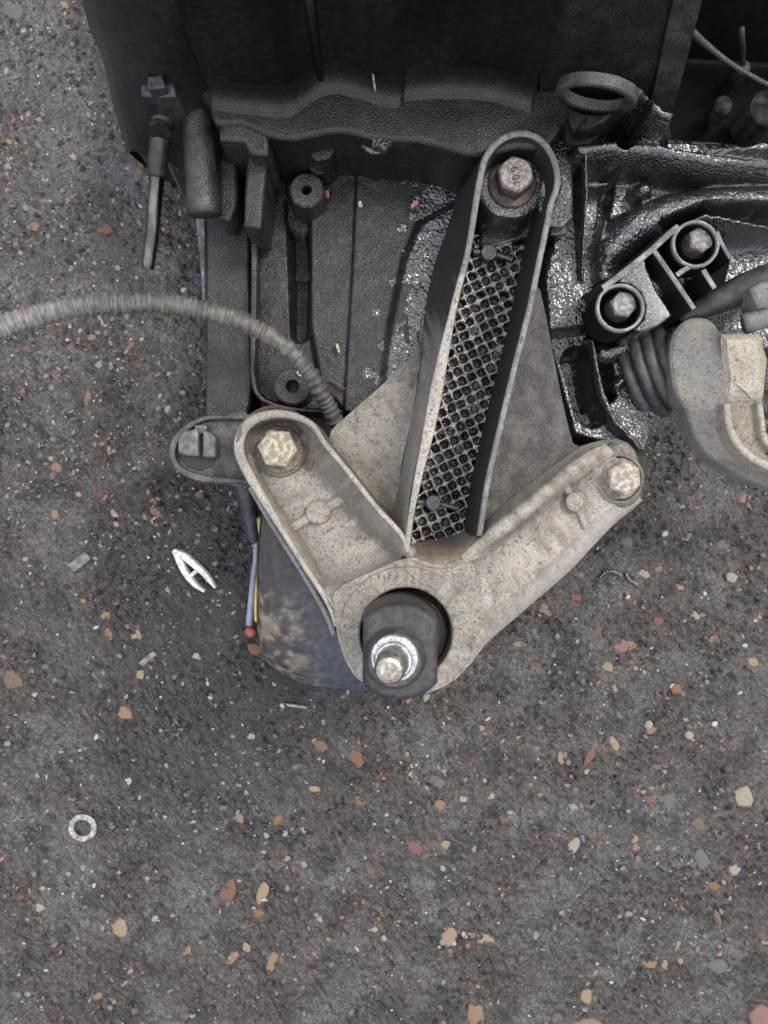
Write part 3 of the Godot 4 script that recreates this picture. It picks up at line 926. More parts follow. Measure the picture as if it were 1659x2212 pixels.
func bolt(parent: Node, u: float, v: float, h: float, turn: float, af: float, head_h: float, m: Material, flange_c, head_c, flange_r := 0.0) -> MeshInstance3D:
	tint = flange_c
	var st := new_st()
	var c := P(u, v, h)
	var fr := flange_r if flange_r > 0 else af * 0.66
	lathe(st, c, Vector3.UP, [[fr, -3.0], [fr, 0.8], [fr - 0.5, 1.3], [af * 0.5, 1.9], [0.01, 1.9]], 32, false, 0.02)
	var o := obj("bolt", st, m, parent)
	tint = head_c
	st = new_st()
	hex_head(st, c + Vector3(0, 0.0017, 0), turn, af, head_h)
	obj("hex_head", st, m, o)
	return o

func polar(ring: PackedVector3Array, c: Vector3, n: int) -> PackedVector3Array:
	var o := PackedVector3Array()
	for i in n:
		var a := TAU * i / n
		var d := Vector2(cos(a), sin(a))
		var best := 0.0
		for k in ring.size():
			var p := flat_xz(ring[k] - c); var q := flat_xz(ring[(k + 1) % ring.size()] - c)
			var x = Geometry2D.segment_intersects_segment(Vector2.ZERO, d, p, q)
			if x != null: best = maxf(best, x.length())
		o.append(Vector3(c.x + d.x * best, ring[0].y, c.z + d.y * best))
	return o

func circle_at(c: Vector3, r_mm: float, h: float, n: int) -> PackedVector3Array:
	var o := PackedVector3Array()
	for i in n:
		var a := TAU * i / n
		o.append(Vector3(c.x + cos(a) * r_mm * 0.001, h * 0.001, c.z + sin(a) * r_mm * 0.001))
	return o

func build_bracket() -> void:
	var _beige := Color(0.33, 0.29, 0.235); var grime := Color(0.05, 0.046, 0.042); var grey := Color(0.2, 0.195, 0.18)
	var b := thing("engine_mount_bracket", "pale dusty three-armed alloy bracket with rubber bush and chrome nut in front", "mount bracket", P(877, 1368, 0))
	# upper arm: hairpin rim
	var left := [[880, 1178, 86], [887, 1120, 90], [895, 1074, 92], [908, 1010, 92], [922, 950, 92], [936, 880, 92], [949, 811, 92], [966, 729, 92], [986, 640, 92], [1010, 547, 92], [1026, 452, 92], [1036, 392, 92], [1050, 338, 92], [1082, 301, 92], [1126, 286, 92],
		[1164, 298, 92], [1192, 332, 92], [1205, 378, 92], [1201, 412, 92], [1190, 442, 92], [1179, 500, 92], [1165, 565, 92], [1152, 630, 92], [1138, 692, 92], [1113, 790, 92], [1088, 894, 92], [1070, 970, 92], [1053, 1047, 91], [1036, 1157, 87]]
	var rim := spread(pts3(left), 110)
	var rw := lerp_w(110, [2.4, 2.6, 3.6, 5.0, 5.6, 4.4, 3.0, 2.6, 2.6, 2.8, 2.8, 2.8, 2.8, 2.6, 2.6, 2.6, 2.6, 2.6, 2.6, 2.6, 2.6, 2.6, 2.6])
	var rim_pale = dirt(Color(0.43, 0.39, 0.35), Color(0.21, 0.2, 0.178), 570, 690)
	var rim_grey = mottled(Color(0.26, 0.255, 0.24), Color(0.15, 0.145, 0.135), 2.0)
	var mid_a := P(1120, 290, 92); var mid_b := P(960, 1170, 92)
	tint = func(p: Vector3): return rim_grey.call(p) if p.x > lerpf(mid_a.x, mid_b.x, (p.z - mid_a.z) / (mid_b.z - mid_a.z)) else rim_pale.call(p)
	part_of(b, "upper_arm_rim", M.alloy, func(st):
		rib(st, rim, rw, 46.0, 1.5, 1.8, 0.8, dirt(Color(0.055, 0.049, 0.042), Color(0.035, 0.032, 0.029), 900, 1200)))  # rim walls carry their shade in a darker colour
	# outer flank of the left rim
	part_of(b, "arm_flank", M.alloy, func(st):
		tint = dirt(Color(0.27, 0.265, 0.245), Color(0.028, 0.026, 0.024), 640, 800)
		var top := spread(pts3([[874, 1178, 85], [880, 1120, 89.4], [886, 1070, 91], [897, 1010, 91], [909, 950, 91], [922, 880, 91], [936, 811, 91], [957, 729, 91], [979, 640, 91], [1004, 547, 91], [1019, 452, 91], [1030, 392, 91], [1044, 335, 91]]), 50)
		var foot := spread(pts3([[846, 1132, 66], [852, 1090, 66], [866, 1020, 66], [880, 950, 66], [892, 890, 66], [902, 830, 65], [908, 770, 63], [916, 690, 58], [938, 568, 52], [955, 510, 50], [973, 453, 48], [1000, 380, 47], [1026, 320, 47]]), 50)
		var m1 := PackedVector3Array(); var m2 := PackedVector3Array()
		for i in 50:
			m1.append(top[i].lerp(foot[i], 0.35) + Vector3(0, 0.0012, 0)); m2.append(top[i].lerp(foot[i], 0.75) - Vector3(0, 0.0012, 0))
		loft(st, [top, m1, m2, foot]))
	# web between upper and left arm
	part_of(b, "left_web", M.alloy, func(st):
		tint = smeared(dirt(Color(0.31, 0.28, 0.235), Color(0.085, 0.077, 0.066), 660, 860))
		var edge := spread(pts3([[908, 752, 61], [880, 777, 60], [820, 836, 59], [762, 887, 58], [712, 938, 57], [728, 985, 57], [756, 1026, 58], [800, 1078, 59], [842, 1126, 61]]), 30)
		var inner := spread(pts3([[911, 760, 66], [905, 800, 66], [898, 850, 66], [890, 900, 66], [880, 945, 66], [868, 1000, 66], [861, 1050, 66], [854, 1090, 66], [847, 1130, 66]]), 30)
		var rows := []
		for k in 9:
			var r := PackedVector3Array()
			for i in 30: r.append(edge[i].lerp(inner[i], k / 8.0) - Vector3(0, 0.0016 * sin(PI * k / 8.0), 0))
			rows.append(r)
		var skirt := PackedVector3Array()
		for p in edge: skirt.append(Vector3(p.x, 0.03, p.z))
		loft(st, rows)
		add_tris(st, quad_rows([skirt, edge]), "up", 2))
	# web on the right, between upper and right arm
	part_of(b, "right_web", M.alloy_dark, func(st):
		tint = mottled(Color(0.082, 0.072, 0.064), Color(0.125, 0.108, 0.094), 4.0)
		prism(st, poly([[1150, 600], [1168, 626], [1180, 680], [1191, 735], [1203, 800], [1213, 850], [1225, 905], [1238, 956], [1256, 968], [1180, 1030], [1100, 1100], [1030, 1190], [1020, 1160], [1050, 1020], [1090, 860], [1120, 720]], 68), 34, 0.8, 1.0))
	for q in [[1156, 836, "S"], [1151, 892, "S"], [1146, 952, "9"], [1120, 1078, "C"]]:
		tint = flat(Color.WHITE)
		var w := TextMesh.new()
		w.text = q[2]; w.font_size = 16; w.pixel_size = 0.00022; w.depth = 0.0005
		var mi := MeshInstance3D.new()
		mi.name = "cast_mark"
		mi.mesh = w
		mi.material_override = dark_mark()
		mi.position = P(q[0], q[1], 68.1) - b.position
		mi.rotation_degrees = Vector3(-90, 0, 14)
		b.add_child(mi, true)
	# floor of the upper arm: oil-soaked waffle casting
	part_of(b, "waffle_floor", M.oil_pits, func(st):
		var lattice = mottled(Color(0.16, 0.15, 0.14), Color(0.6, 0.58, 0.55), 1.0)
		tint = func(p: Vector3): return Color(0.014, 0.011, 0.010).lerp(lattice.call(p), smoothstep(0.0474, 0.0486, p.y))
		var o := P(1085, 520, 48); var e := P(925, 1205, 48)
		var ax := (e - o).normalized(); var sx := Vector3(-ax.z, 0, ax.x)
		var L := o.distance_to(e)
		var nu := 122; var nv := int(L / 0.00036)
		var rows := []
		for j in nv:
			var r := PackedVector3Array()
			for i in nu:
				var s := (i / (nu - 1.0) - 0.5) * 0.044
				var t := L * j / (nv - 1.0)
				var q := Vector2(s, t).rotated(-0.657) * 1000.0
				q += Vector2(noise_a.get_noise_2d(s * 400, t * 400), noise_b.get_noise_2d(s * 400, t * 400)) * 0.5
				var c := pow(absf(cos(PI * q.x / 5.1)) * absf(cos(PI * q.y / 4.9)), 0.8)
				var h := 0.9 - (3.0 + 2.4 * noise_c.get_noise_2d(s * 260, t * 260)) * smoothstep(0.2, 0.78, c) + 0.6 * noise_b.get_noise_2d(s * 3800, t * 3800)
				r.append(o + ax * t + sx * s + Vector3(0, h * 0.001, 0))
			rows.append(r)
		loft(st, rows))
	# bolt pad at the top of the upper arm and the little ejector pads
	part_of(b, "bolt_pad", M.oily_cast, func(st):
		tint = mottled(Color(0.09, 0.088, 0.085), Color(0.05, 0.048, 0.046), 2.0)
		lathe(st, P(1104, 398, 74), Vector3.UP, [[17.0, -28], [15.4, -2], [14.8, -0.6], [13.6, 0], [0.01, 0.3]], 44, false, 0.03)
		prism(st, poly([[1040, 400], [1180, 400], [1178, 500], [1040, 540]], 50), 44, 1.0, 0.5))
	for q in [[1057, 544, 54, 4.0, 1108, 558, 1], [936, 1086, 53, 3.8, 990, 1098, 1]]:
		part_of(b, "ejector_pad", M.oily_cast, func(st):
			tint = mottled(Color(0.07, 0.068, 0.066), Color(0.04, 0.037, 0.035), 2.0)
			lathe(st, P(q[0], q[1], q[2]), Vector3.UP, [[q[3] + 0.8, -6], [q[3], -0.3], [q[3] - 0.4, 0], [0.01, 0]], 22, false, 0.05)
			rib(st, spread(pts3([[q[0] - 34, q[1] - 2, q[2] - 2.5], [q[0], q[1], q[2] - 2.2], [q[4], q[5], q[2] - 2.5]]), 8), const_w(8, 2.6), 46.0, 0.6, 0.6, 0.8))

	# lower left arm
	var llc0 = dirt(Color(0.38, 0.345, 0.295), Color(0.18, 0.158, 0.13), 880, 1100)
	var la := flat_xz(P(568, 1030, 69)); var lb := flat_xz(P(712, 1262, 70)); var lc := flat_xz(P(664, 993, 69)); var ld := flat_xz(P(862, 1206, 72))
	var llc1 = smeared(llc0)
	var rust_at := P(656, 1010, 72)
	var llc = func(p: Vector3):
		var k := 1.0 - smoothstep(0.2, 1.0, Vector2((p.x - rust_at.x) / 0.0045, (p.z - rust_at.z) / 0.009).length() + noise_b.get_noise_3dv(p * 700.0) * 0.35)
		var g := minf(seg_d(flat_xz(p), la, lb), seg_d(flat_xz(p), lc, ld))  # creases along the floor edges, shade painted in
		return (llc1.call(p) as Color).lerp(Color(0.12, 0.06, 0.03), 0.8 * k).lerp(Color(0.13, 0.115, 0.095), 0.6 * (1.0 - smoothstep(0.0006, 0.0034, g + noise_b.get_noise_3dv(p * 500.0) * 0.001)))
	part_of(b, "left_arm_body", M.alloy, func(st):
		tint = dirt(Color(0.2, 0.185, 0.155), Color(0.12, 0.11, 0.095), 900, 1150)
		prism(st, poly([[508, 962], [514, 930], [534, 906], [570, 890], [610, 887], [650, 896], [678, 916], [701, 956], [756, 1024], [816, 1100], [880, 1192], [880, 1300], [725, 1351], [700, 1296], [661, 1232], [598, 1140], [545, 1050], [522, 1012]], 66), 26, 1.0, 0.8))
	part_of(b, "left_arm_floor", M.alloy, func(st):
		tint = llc
		var rows := []
		for q in [[[518, 975, 78], [540, 1022, 78], [588, 1100, 78], [651, 1208, 78], [700, 1282, 80], [722, 1318, 84]],
				[[530, 978, 76], [552, 1022, 75], [598, 1097, 74], [658, 1195, 74], [700, 1265, 76], [722, 1300, 83]],
				[[556, 990, 70.5], [568, 1030, 69], [608, 1096, 68], [666, 1182, 68], [700, 1246, 71], [724, 1276, 81]],
				[[600, 968, 70.5], [612, 1010, 69], [655, 1078, 68], [716, 1160, 68], [762, 1222, 70], [790, 1245, 81]],
				[[642, 945, 71], [660, 993, 69.5], [706, 1061, 68.5], [770, 1132, 68.5], [836, 1194, 70.5], [862, 1212, 81]],
				[[652, 936, 74], [672, 985, 72], [720, 1052, 71], [782, 1124, 71], [843, 1184, 74], [866, 1206, 82]],
				[[670, 922, 88], [695, 960, 88], [750, 1027, 88], [810, 1102, 88], [860, 1158, 87], [876, 1196, 85]]]:
			rows.append(spread(pts3(q), 40))
		loft(st, rows.slice(0, 3), 1)
		loft(st, rows.slice(2, 5), 2)
		loft(st, rows.slice(4, 7), 3))
	part_of(b, "left_arm_bowl", M.alloy, func(st):
		var bowl_c = dirt(Color(0.22, 0.195, 0.165), Color(0.15, 0.13, 0.11), 900, 1100)
		tint = func(p: Vector3):
			var k := 1.0 - smoothstep(0.2, 1.0, Vector2((p.x - rust_at.x) / 0.005, (p.z - rust_at.z) / 0.011).length() + noise_b.get_noise_3dv(p * 700.0) * 0.35)
			return (bowl_c.call(p) as Color).lerp(Color(0.10, 0.05, 0.028), 0.85 * k)
		var c := P(603, 966, 72)
		var rows := []
		for q in [[17.2, 85.5], [15.6, 84.2], [14.0, 80.5], [12.9, 76], [12.2, 72.6], [10.0, 71.6], [0.5, 71.4]]:
			var r := PackedVector3Array()
			for i in 44:
				var a := lerpf(PI * 0.78, PI * 2.22, i / 43.0)
				var w := smoothstep(0.0, 0.22, i / 43.0) * smoothstep(0.0, 0.26, 1.0 - i / 43.0)
				r.append(c + Vector3(cos(a) * q[0] * 0.001, lerpf(70.0, q[1], w) * 0.001 - c.y, sin(a) * q[0] * 0.001))
			rows.append(r)
		loft(st, rows)
		lathe(st, P(604, 972, 71), Vector3.UP, [[12.4, -3], [12.0, 0.2], [11.2, 0.6], [0.01, 0.6]], 34))
	part_of(b, "left_arm_rim", M.alloy, func(st):
		tint = dirt(Color(0.42, 0.385, 0.335), Color(0.3, 0.27, 0.225), 900, 1060)
		var path := spread(pts3([[728, 1352, 83], [708, 1302, 81], [655, 1219, 78.5], [592, 1118, 78.5], [540, 1030, 78.5], [520, 990, 81], [515, 958, 83], [526, 925, 85], [553, 903, 87], [595, 893, 88], [638, 899, 88.5], [674, 918, 89], [700, 956, 89], [756, 1024, 89], [815, 1099, 88.5], [866, 1155, 87], [881, 1192, 85.5]]), 90)
		rib(st, path, lerp_w(90, [3.0, 2.6, 2.6, 2.6, 2.8, 3.6, 4.4, 4.6, 4.4, 3.8, 3.0, 2.6, 2.4, 2.4, 2.4, 2.6, 3.0]), 58.0, 1.2, 0.2, 1.2, dirt(Color(0.2, 0.185, 0.16), Color(0.12, 0.105, 0.09), 900, 1100)))
	part_of(b, "left_arm_ledge", M.alloy, func(st):
		tint = dirt(Color(0.27, 0.265, 0.25), Color(0.12, 0.11, 0.1), 960, 1080)
		rib(st, spread(pts3([[722, 1372, 72], [700, 1318, 71], [650, 1232, 69], [588, 1134, 69], [540, 1052, 69]]), 40), const_w(40, 2.6), 40.0, 0.8, 0.3, 1.1))
	part_of(b, "ejector_pad", M.alloy, func(st):
		tint = mottled(Color(0.36, 0.325, 0.275), Color(0.3, 0.265, 0.22), 3.0)
		lathe(st, P(687, 1106, 71.5), Vector3.UP, [[5.8, -4], [5.4, 0.0], [5.0, 0.3], [4.4, 0.0], [0.01, 0.1]], 28)
		rib(st, spread(pts3([[628, 1142, 70], [660, 1122, 70.4], [700, 1100, 70.4], [742, 1076, 70.5]]), 12), const_w(12, 4.2), 66.0, 0.8, 0.8, 0.9))

	# right arm
	var rac = smeared(mottled(Color(0.38, 0.342, 0.285), Color(0.28, 0.25, 0.205), 5.0, -0.12))
	part_of(b, "right_arm_body", M.alloy, func(st):
		tint = mottled(Color(0.22, 0.2, 0.165), Color(0.16, 0.145, 0.12), 6.0)
		prism(st, poly([[1251, 965], [1300, 950], [1335, 946], [1360, 955], [1376, 972], [1388, 1013], [1390, 1050], [1387, 1076], [1374, 1100], [1319, 1139], [1244, 1219], [1140, 1310], [1061, 1386], [1021, 1429], [978, 1473], [900, 1400], [900, 1250], [1000, 1215], [1061, 1112], [1180, 1018]], 66), 26, 2.6, 1.0))
	part_of(b, "right_arm_face", M.alloy, func(st):
		var ga := flat_xz(P(1014, 1222, 81)); var gb := flat_xz(P(1280, 1018, 80))  # line of the groove, whose shade is painted in
		tint = func(p: Vector3): return (rac.call(p) as Color).lerp(Color(0.11, 0.098, 0.08), 0.75 * (1.0 - smoothstep(0.0006, 0.0026, seg_d(flat_xz(p), ga, gb) + noise_b.get_noise_3dv(p * 600.0) * 0.0006))).lerp(Color(0.56, 0.52, 0.48), 0.75 * (1.0 - smoothstep(0.0745, 0.0795, p.y + noise_b.get_noise_3dv(p * 500.0) * 0.0015)))  # groove shade and sky-bright lower bevel both painted into the colour
		var rows := []
		for q in [[[1034, 1160, 67], [1061, 1114, 68], [1120, 1064, 69], [1180, 1018, 70], [1251, 968, 70], [1300, 952, 69]],
				[[995, 1200, 84], [1068, 1132, 86], [1125, 1088, 86.5], [1183, 1040, 87], [1256, 984, 85], [1308, 958, 78]],
				[[997, 1204, 84.5], [1074, 1136, 90.5], [1130, 1092, 90.5], [1187, 1044, 90.5], [1260, 988, 86], [1312, 962, 79]],
				[[1003, 1214, 84], [1092, 1148, 90.3], [1146, 1104, 90.3], [1200, 1059, 90.3], [1268, 1003, 86], [1322, 972, 79]],
				[[1006, 1219, 83.4], [1100, 1154, 84.4], [1154, 1110, 84], [1208, 1064, 83.5], [1272, 1010, 83], [1326, 978, 78.4]],
				[[1010, 1228, 83], [1108, 1162, 81], [1163, 1118, 80.6], [1216, 1072, 80], [1278, 1020, 80], [1330, 986, 78]],
				[[1012, 1270, 83], [1120, 1204, 82], [1175, 1156, 81.2], [1232, 1108, 80], [1300, 1052, 78.5], [1352, 1020, 77.4]],
				[[1018, 1312, 82.8], [1120, 1248, 81.6], [1176, 1200, 80.6], [1236, 1142, 79.4], [1306, 1086, 78], [1370, 1042, 77]],
				[[1020, 1345, 82], [1120, 1274, 80.8], [1170, 1230, 80], [1222, 1182, 79], [1290, 1116, 77.4], [1376, 1062, 76]],
				[[1022, 1378, 79], [1130, 1294, 76.5], [1184, 1246, 75.6], [1236, 1200, 75], [1306, 1130, 73.6], [1382, 1074, 73]],
				[[1026, 1410, 68], [1140, 1309, 66.5], [1196, 1262, 66], [1244, 1218, 65.5], [1319, 1139, 65], [1388, 1080, 66]],
				[[1026, 1412, 40], [1140, 1312, 40], [1196, 1264, 40], [1244, 1220, 40], [1319, 1140, 40], [1388, 1082, 40]]]:
			rows.append(spread(pts3(q), 40))
		loft(st, rows.slice(0, 2), 1)
		loft(st, rows.slice(1, 5), 2)
		loft(st, rows.slice(4, 6), 3)
		loft(st, rows.slice(5, 9), 4)
		loft(st, rows.slice(8, 12), 5))
	part_of(b, "right_arm_end", M.alloy, func(st):
		tint = mottled(Color(0.15, 0.14, 0.12), Color(0.24, 0.215, 0.175), 5.0)
		prism(st, smooth_loop(poly([[1290, 985], [1335, 955], [1372, 972], [1385, 1015], [1384, 1072], [1350, 1096], [1300, 1080], [1276, 1040]], 77)), 60, 1.6, 1.2))
	part_of(b, "bolt_seat", M.alloy, func(st):
		tint = mottled(Color(0.2, 0.185, 0.155), Color(0.28, 0.25, 0.2), 4.0)
		lathe(st, P(1336, 1034, 78), Vector3.UP, [[11.6, -3], [11.2, 0.6], [10.6, 1.0], [10.0, 0.7], [9.7, -1.0], [0.01, -1.0]], 40))
	part_of(b, "ejector_pad", M.alloy, func(st):
		tint = mottled(Color(0.36, 0.325, 0.275), Color(0.3, 0.265, 0.22), 3.0)
		lathe(st, P(1244, 1084, 83.6), Vector3.UP, [[5.0, -5], [4.5, 0.2], [4.1, 0.7], [3.7, 0.7], [3.4, 0.2], [0.01, 0.2]], 28)
		rib(st, spread(pts3([[1216, 1042, 83], [1232, 1066, 82.6], [1252, 1104, 81.4], [1268, 1140, 80.4]]), 12), const_w(12, 3.0), 76.0, 1.0, 1.0, 0.8))
	part_of(b, "cast_ring", M.alloy, func(st):
		tint = rac
		rib(st, spread(pts3([[1102, 1178, 82.5], [1090, 1180, 82.5], [1086, 1190, 82.4], [1092, 1200, 82.4]]), 14), const_w(14, 0.5), 81.0, 0.2, 0.2, 0.25))

	# hub
	var hc := P(877, 1368, 84)
	var ring := poly([[723, 1316], [719, 1282], [742, 1262], [776, 1247], [820, 1228], [863, 1210], [893, 1203], [925, 1216], [960, 1222], [990, 1217], [1018, 1210], [1034, 1250], [1048, 1330], [1046, 1395], [1021, 1429], [990, 1463], [960, 1483], [926, 1497], [880, 1502], [830, 1496], [792, 1480], [765, 1460], [745, 1425], [732, 1385], [725, 1351]], 83.6)
	part_of(b, "hub", M.alloy, func(st):
		tint = smeared(mottled(Color(0.345, 0.31, 0.26), Color(0.25, 0.225, 0.185), 4.0, -0.1))
		var n := 96
		var outer := polar(ring, P(877, 1368, 83.6), n)
		var rows := []
		var low := PackedVector3Array(); var edge := PackedVector3Array(); var mid := PackedVector3Array(); var mid2 := PackedVector3Array()
		for i in n:
			var d := outer[i] - Vector3(hc.x, outer[i].y, hc.z)
			low.append(Vector3(outer[i].x, 0.034, outer[i].z) + d.normalized() * 0.001)
			edge.append(outer[i] - Vector3(0, 0.003, 0) + d.normalized() * 0.0004)
			var r := minf(d.length() - 0.0012, 0.0296)
			mid.append(Vector3(hc.x, 0.0838, hc.z) + d.normalized() * r)
			mid2.append(Vector3(hc.x, 0.0848, hc.z) + d.normalized() * (r - 0.0006))
		add_tris(st, quad_rows([low, edge], true), "vol", 1)
		add_tris(st, quad_rows([edge, outer], true), "vol", 2)
		add_tris(st, quad_rows([outer, mid], true), "up", 3)
		add_tris(st, quad_rows([mid, mid2], true), "up", 4)
		var c1 := circle_at(hc, 20.9, 85.2, n); var c2 := circle_at(hc, 20.2, 84.6, n); var c3 := circle_at(hc, 20.0, 52, n)
		add_tris(st, quad_rows([mid2, c1], true), "up", 5)
		add_tris(st, quad_rows([c1, c2], true), "up", 6)
		var t := quad_rows([c3, c2], true)
		var s := (t[0] - t[2]).cross(t[0] - t[1]).dot(hc - t[0])
		if s < 0:
			for i in range(0, t.size(), 3):
				var k := t[i + 1]; t[i + 1] = t[i + 2]; t[i + 2] = k
		st.set_smooth_group(7)
		for p in t: st.set_color(tint.call(p)); st.add_vertex(p - org))
	part_of(b, "arm_root", M.alloy, func(st):
		tint = mottled(Color(0.3, 0.25, 0.19), Color(0.38, 0.335, 0.275), 4.0)
		loft(st, [spread(pts3([[880, 1172, 46], [925, 1166, 46], [985, 1150, 46], [1044, 1126, 50]]), 24), spread(pts3([[890, 1194, 74], [930, 1200, 72], [985, 1186, 73], [1042, 1150, 80]]), 24), spread(pts3([[893, 1202, 82], [930, 1213, 81.6], [978, 1208, 82], [1040, 1170, 85]]), 24), spread(pts3([[894, 1212, 84.4], [930, 1226, 84.2], [975, 1226, 84.2], [1034, 1204, 84.8]]), 24)]))
	part_of(b, "fillet", M.alloy, func(st):
		tint = rac
		lathe(st, P(884, 1194, 80), Vector3.UP, [[3.6, -14], [3.2, 0.5], [2.6, 3.2], [1.4, 4.6], [0.01, 5.2]], 20, true))
	# rubber bush with its chrome nut
	var bush := part_of(b, "rubber_bush", M.rubber, func(st):
		tint = mottled(Color(0.030, 0.028, 0.028), Color(0.05, 0.045, 0.042), 8.0)
		tint = mottled(Color(0.07, 0.058, 0.048), Color(0.045, 0.038, 0.033), 4.0)
		lathe(st, P(877, 1368, 72), Vector3.UP, [[19.8, 0], [18, 2], [0.01, 3]], 48)
		tint = mottled(Color(0.030, 0.028, 0.028), Color(0.05, 0.045, 0.042), 8.0)
		var pts := PackedVector3Array()
		var c := P(864, 1408, 118)
		var x0 := P(783, 0, 118).x; var x1 := P(946, 0, 118).x
		for i in 72:
			var a := TAU * i / 72
			pts.append(Vector3(clampf(c.x + cos(a) * 0.0196, x0, x1), c.y, c.z + sin(a) * 0.0196))
		var rr := PackedVector3Array()
		for i in 72:
			if rr.is_empty() or rr[-1].distance_to(pts[i]) > 0.0004: rr.append(pts[i])
		prism(st, rr, 56, 2.2, 0.6))
	part_of(bush, "bush_shoulder", M.rubber, func(st):
		tint = mottled(Color(0.05, 0.052, 0.056), Color(0.075, 0.076, 0.08), 5.0)
		lathe(st, P(852, 1420, 117.6), Vector3.UP, [[12.6, 0], [12.0, 2.2], [11.0, 5.0], [10.4, 6.6], [9.6, 7.4], [8.8, 7.0], [0.01, 6.6]], 48, true))
	var ax := P(840, 1450, 144) - P(852, 1422, 128)
	part_of(bush, "flange_nut", M.bright_nut, func(st):
		tint = mottled(Color(0.86, 0.86, 0.84), Color(0.6, 0.59, 0.56), 2.0)
		lathe(st, P(852, 1422, 125), ax, [[9.4, -2], [9.4, 0.6], [9.0, 1.1], [7.8, 1.6], [7.6, 1.2], [7.3, 1.3], [7.2, 3.6], [6.9, 4.0], [6.4, 4.1], [6.3, 5.4], [6.0, 5.8], [0.01, 5.8]], 48)
		var y := ax.normalized(); var xx := y.cross(Vector3(0, 0, 1)).normalized(); var zz := xx.cross(y)
		var c := P(852, 1422, 125)
		for i in 26:
			var a := TAU * i / 26
			var d := xx * cos(a) + zz * sin(a)
			tube(st, PackedVector3Array([c + d * 0.0078 + y * 0.0011, c + d * 0.0091 + y * 0.0009]), const_w(2, 0.55), 6))
	part_of(bush, "stud", M.bright_nut, func(st):
		tint = mottled(Color(0.55, 0.52, 0.47), Color(0.4, 0.35, 0.29), 3.0)
		lathe(st, P(852, 1422, 127), ax, [[6.0, 0], [6.0, 6.0], [5.9, 8.0], [5.6, 8.4], [5.9, 8.9], [5.6, 9.4], [5.9, 9.9], [5.6, 10.4], [5.9, 10.9], [5.6, 11.4], [5.9, 11.9], [5.6, 12.4], [5.8, 13.0], [5.6, 14.2], [4.8, 15.4], [3.4, 16.0], [2.6, 15.8], [0.01, 15.5]], 36, false))
	# the three bolts
	var rust_a = mottled(Color(0.075, 0.05, 0.042), Color(0.12, 0.085, 0.07), 3.0)
	var worn = func(p: Vector3):
		var top := smoothstep(0.0838, 0.0846, p.y)
		return Color(0.085, 0.055, 0.047).lerp(Color(0.27, 0.235, 0.215), top)
	var b1 := bolt(b, 1106, 397, 74.3, 0.35, 14.6, 9.2, M.rust, rust_a, worn, 11.0)
	b1.set_meta("label", "reddish steel bolt at the top of the upper arm")
	var grade := TextMesh.new()
	grade.text = "10.9"; grade.font_size = 16; grade.pixel_size = 0.00027; grade.depth = 0.0006
	var gm := MeshInstance3D.new()
	gm.name = "grade_mark"
	gm.mesh = grade
	gm.material_override = dark_mark()
	gm.position = P(1114, 380, 85.3) - b.position
	gm.rotation_degrees = Vector3(-90, 0, 100)
	b1.add_child(gm)
	var dust2 = mottled(Color(0.42, 0.36, 0.27), Color(0.35, 0.3, 0.225), 1.5)
	bolt(b, 604, 971, 72, 0.1, 15.4, 6.8, M.dusty_steel, mottled(Color(0.13, 0.11, 0.085), Color(0.2, 0.175, 0.135), 3.0), dust2, 10.8).set_meta("label", "dust-caked bolt in the lower left arm")
	bolt(b, 1338, 1034, 78, 0.45, 13.2, 7.0, M.dusty_steel, mottled(Color(0.2, 0.18, 0.15), Color(0.27, 0.24, 0.195), 3.0), mottled(Color(0.42, 0.375, 0.3), Color(0.36, 0.32, 0.255), 1.5), 9.2).set_meta("label", "dusty bolt at the end of the right arm")

var dark_mark_m: StandardMaterial3D
func dark_mark() -> StandardMaterial3D:
	if dark_mark_m == null:
		dark_mark_m = StandardMaterial3D.new()
		dark_mark_m.resource_name = "grimy_metal"
		dark_mark_m.albedo_color = Color(0.22, 0.2, 0.18)
		dark_mark_m.roughness = 0.6
	return dark_mark_m

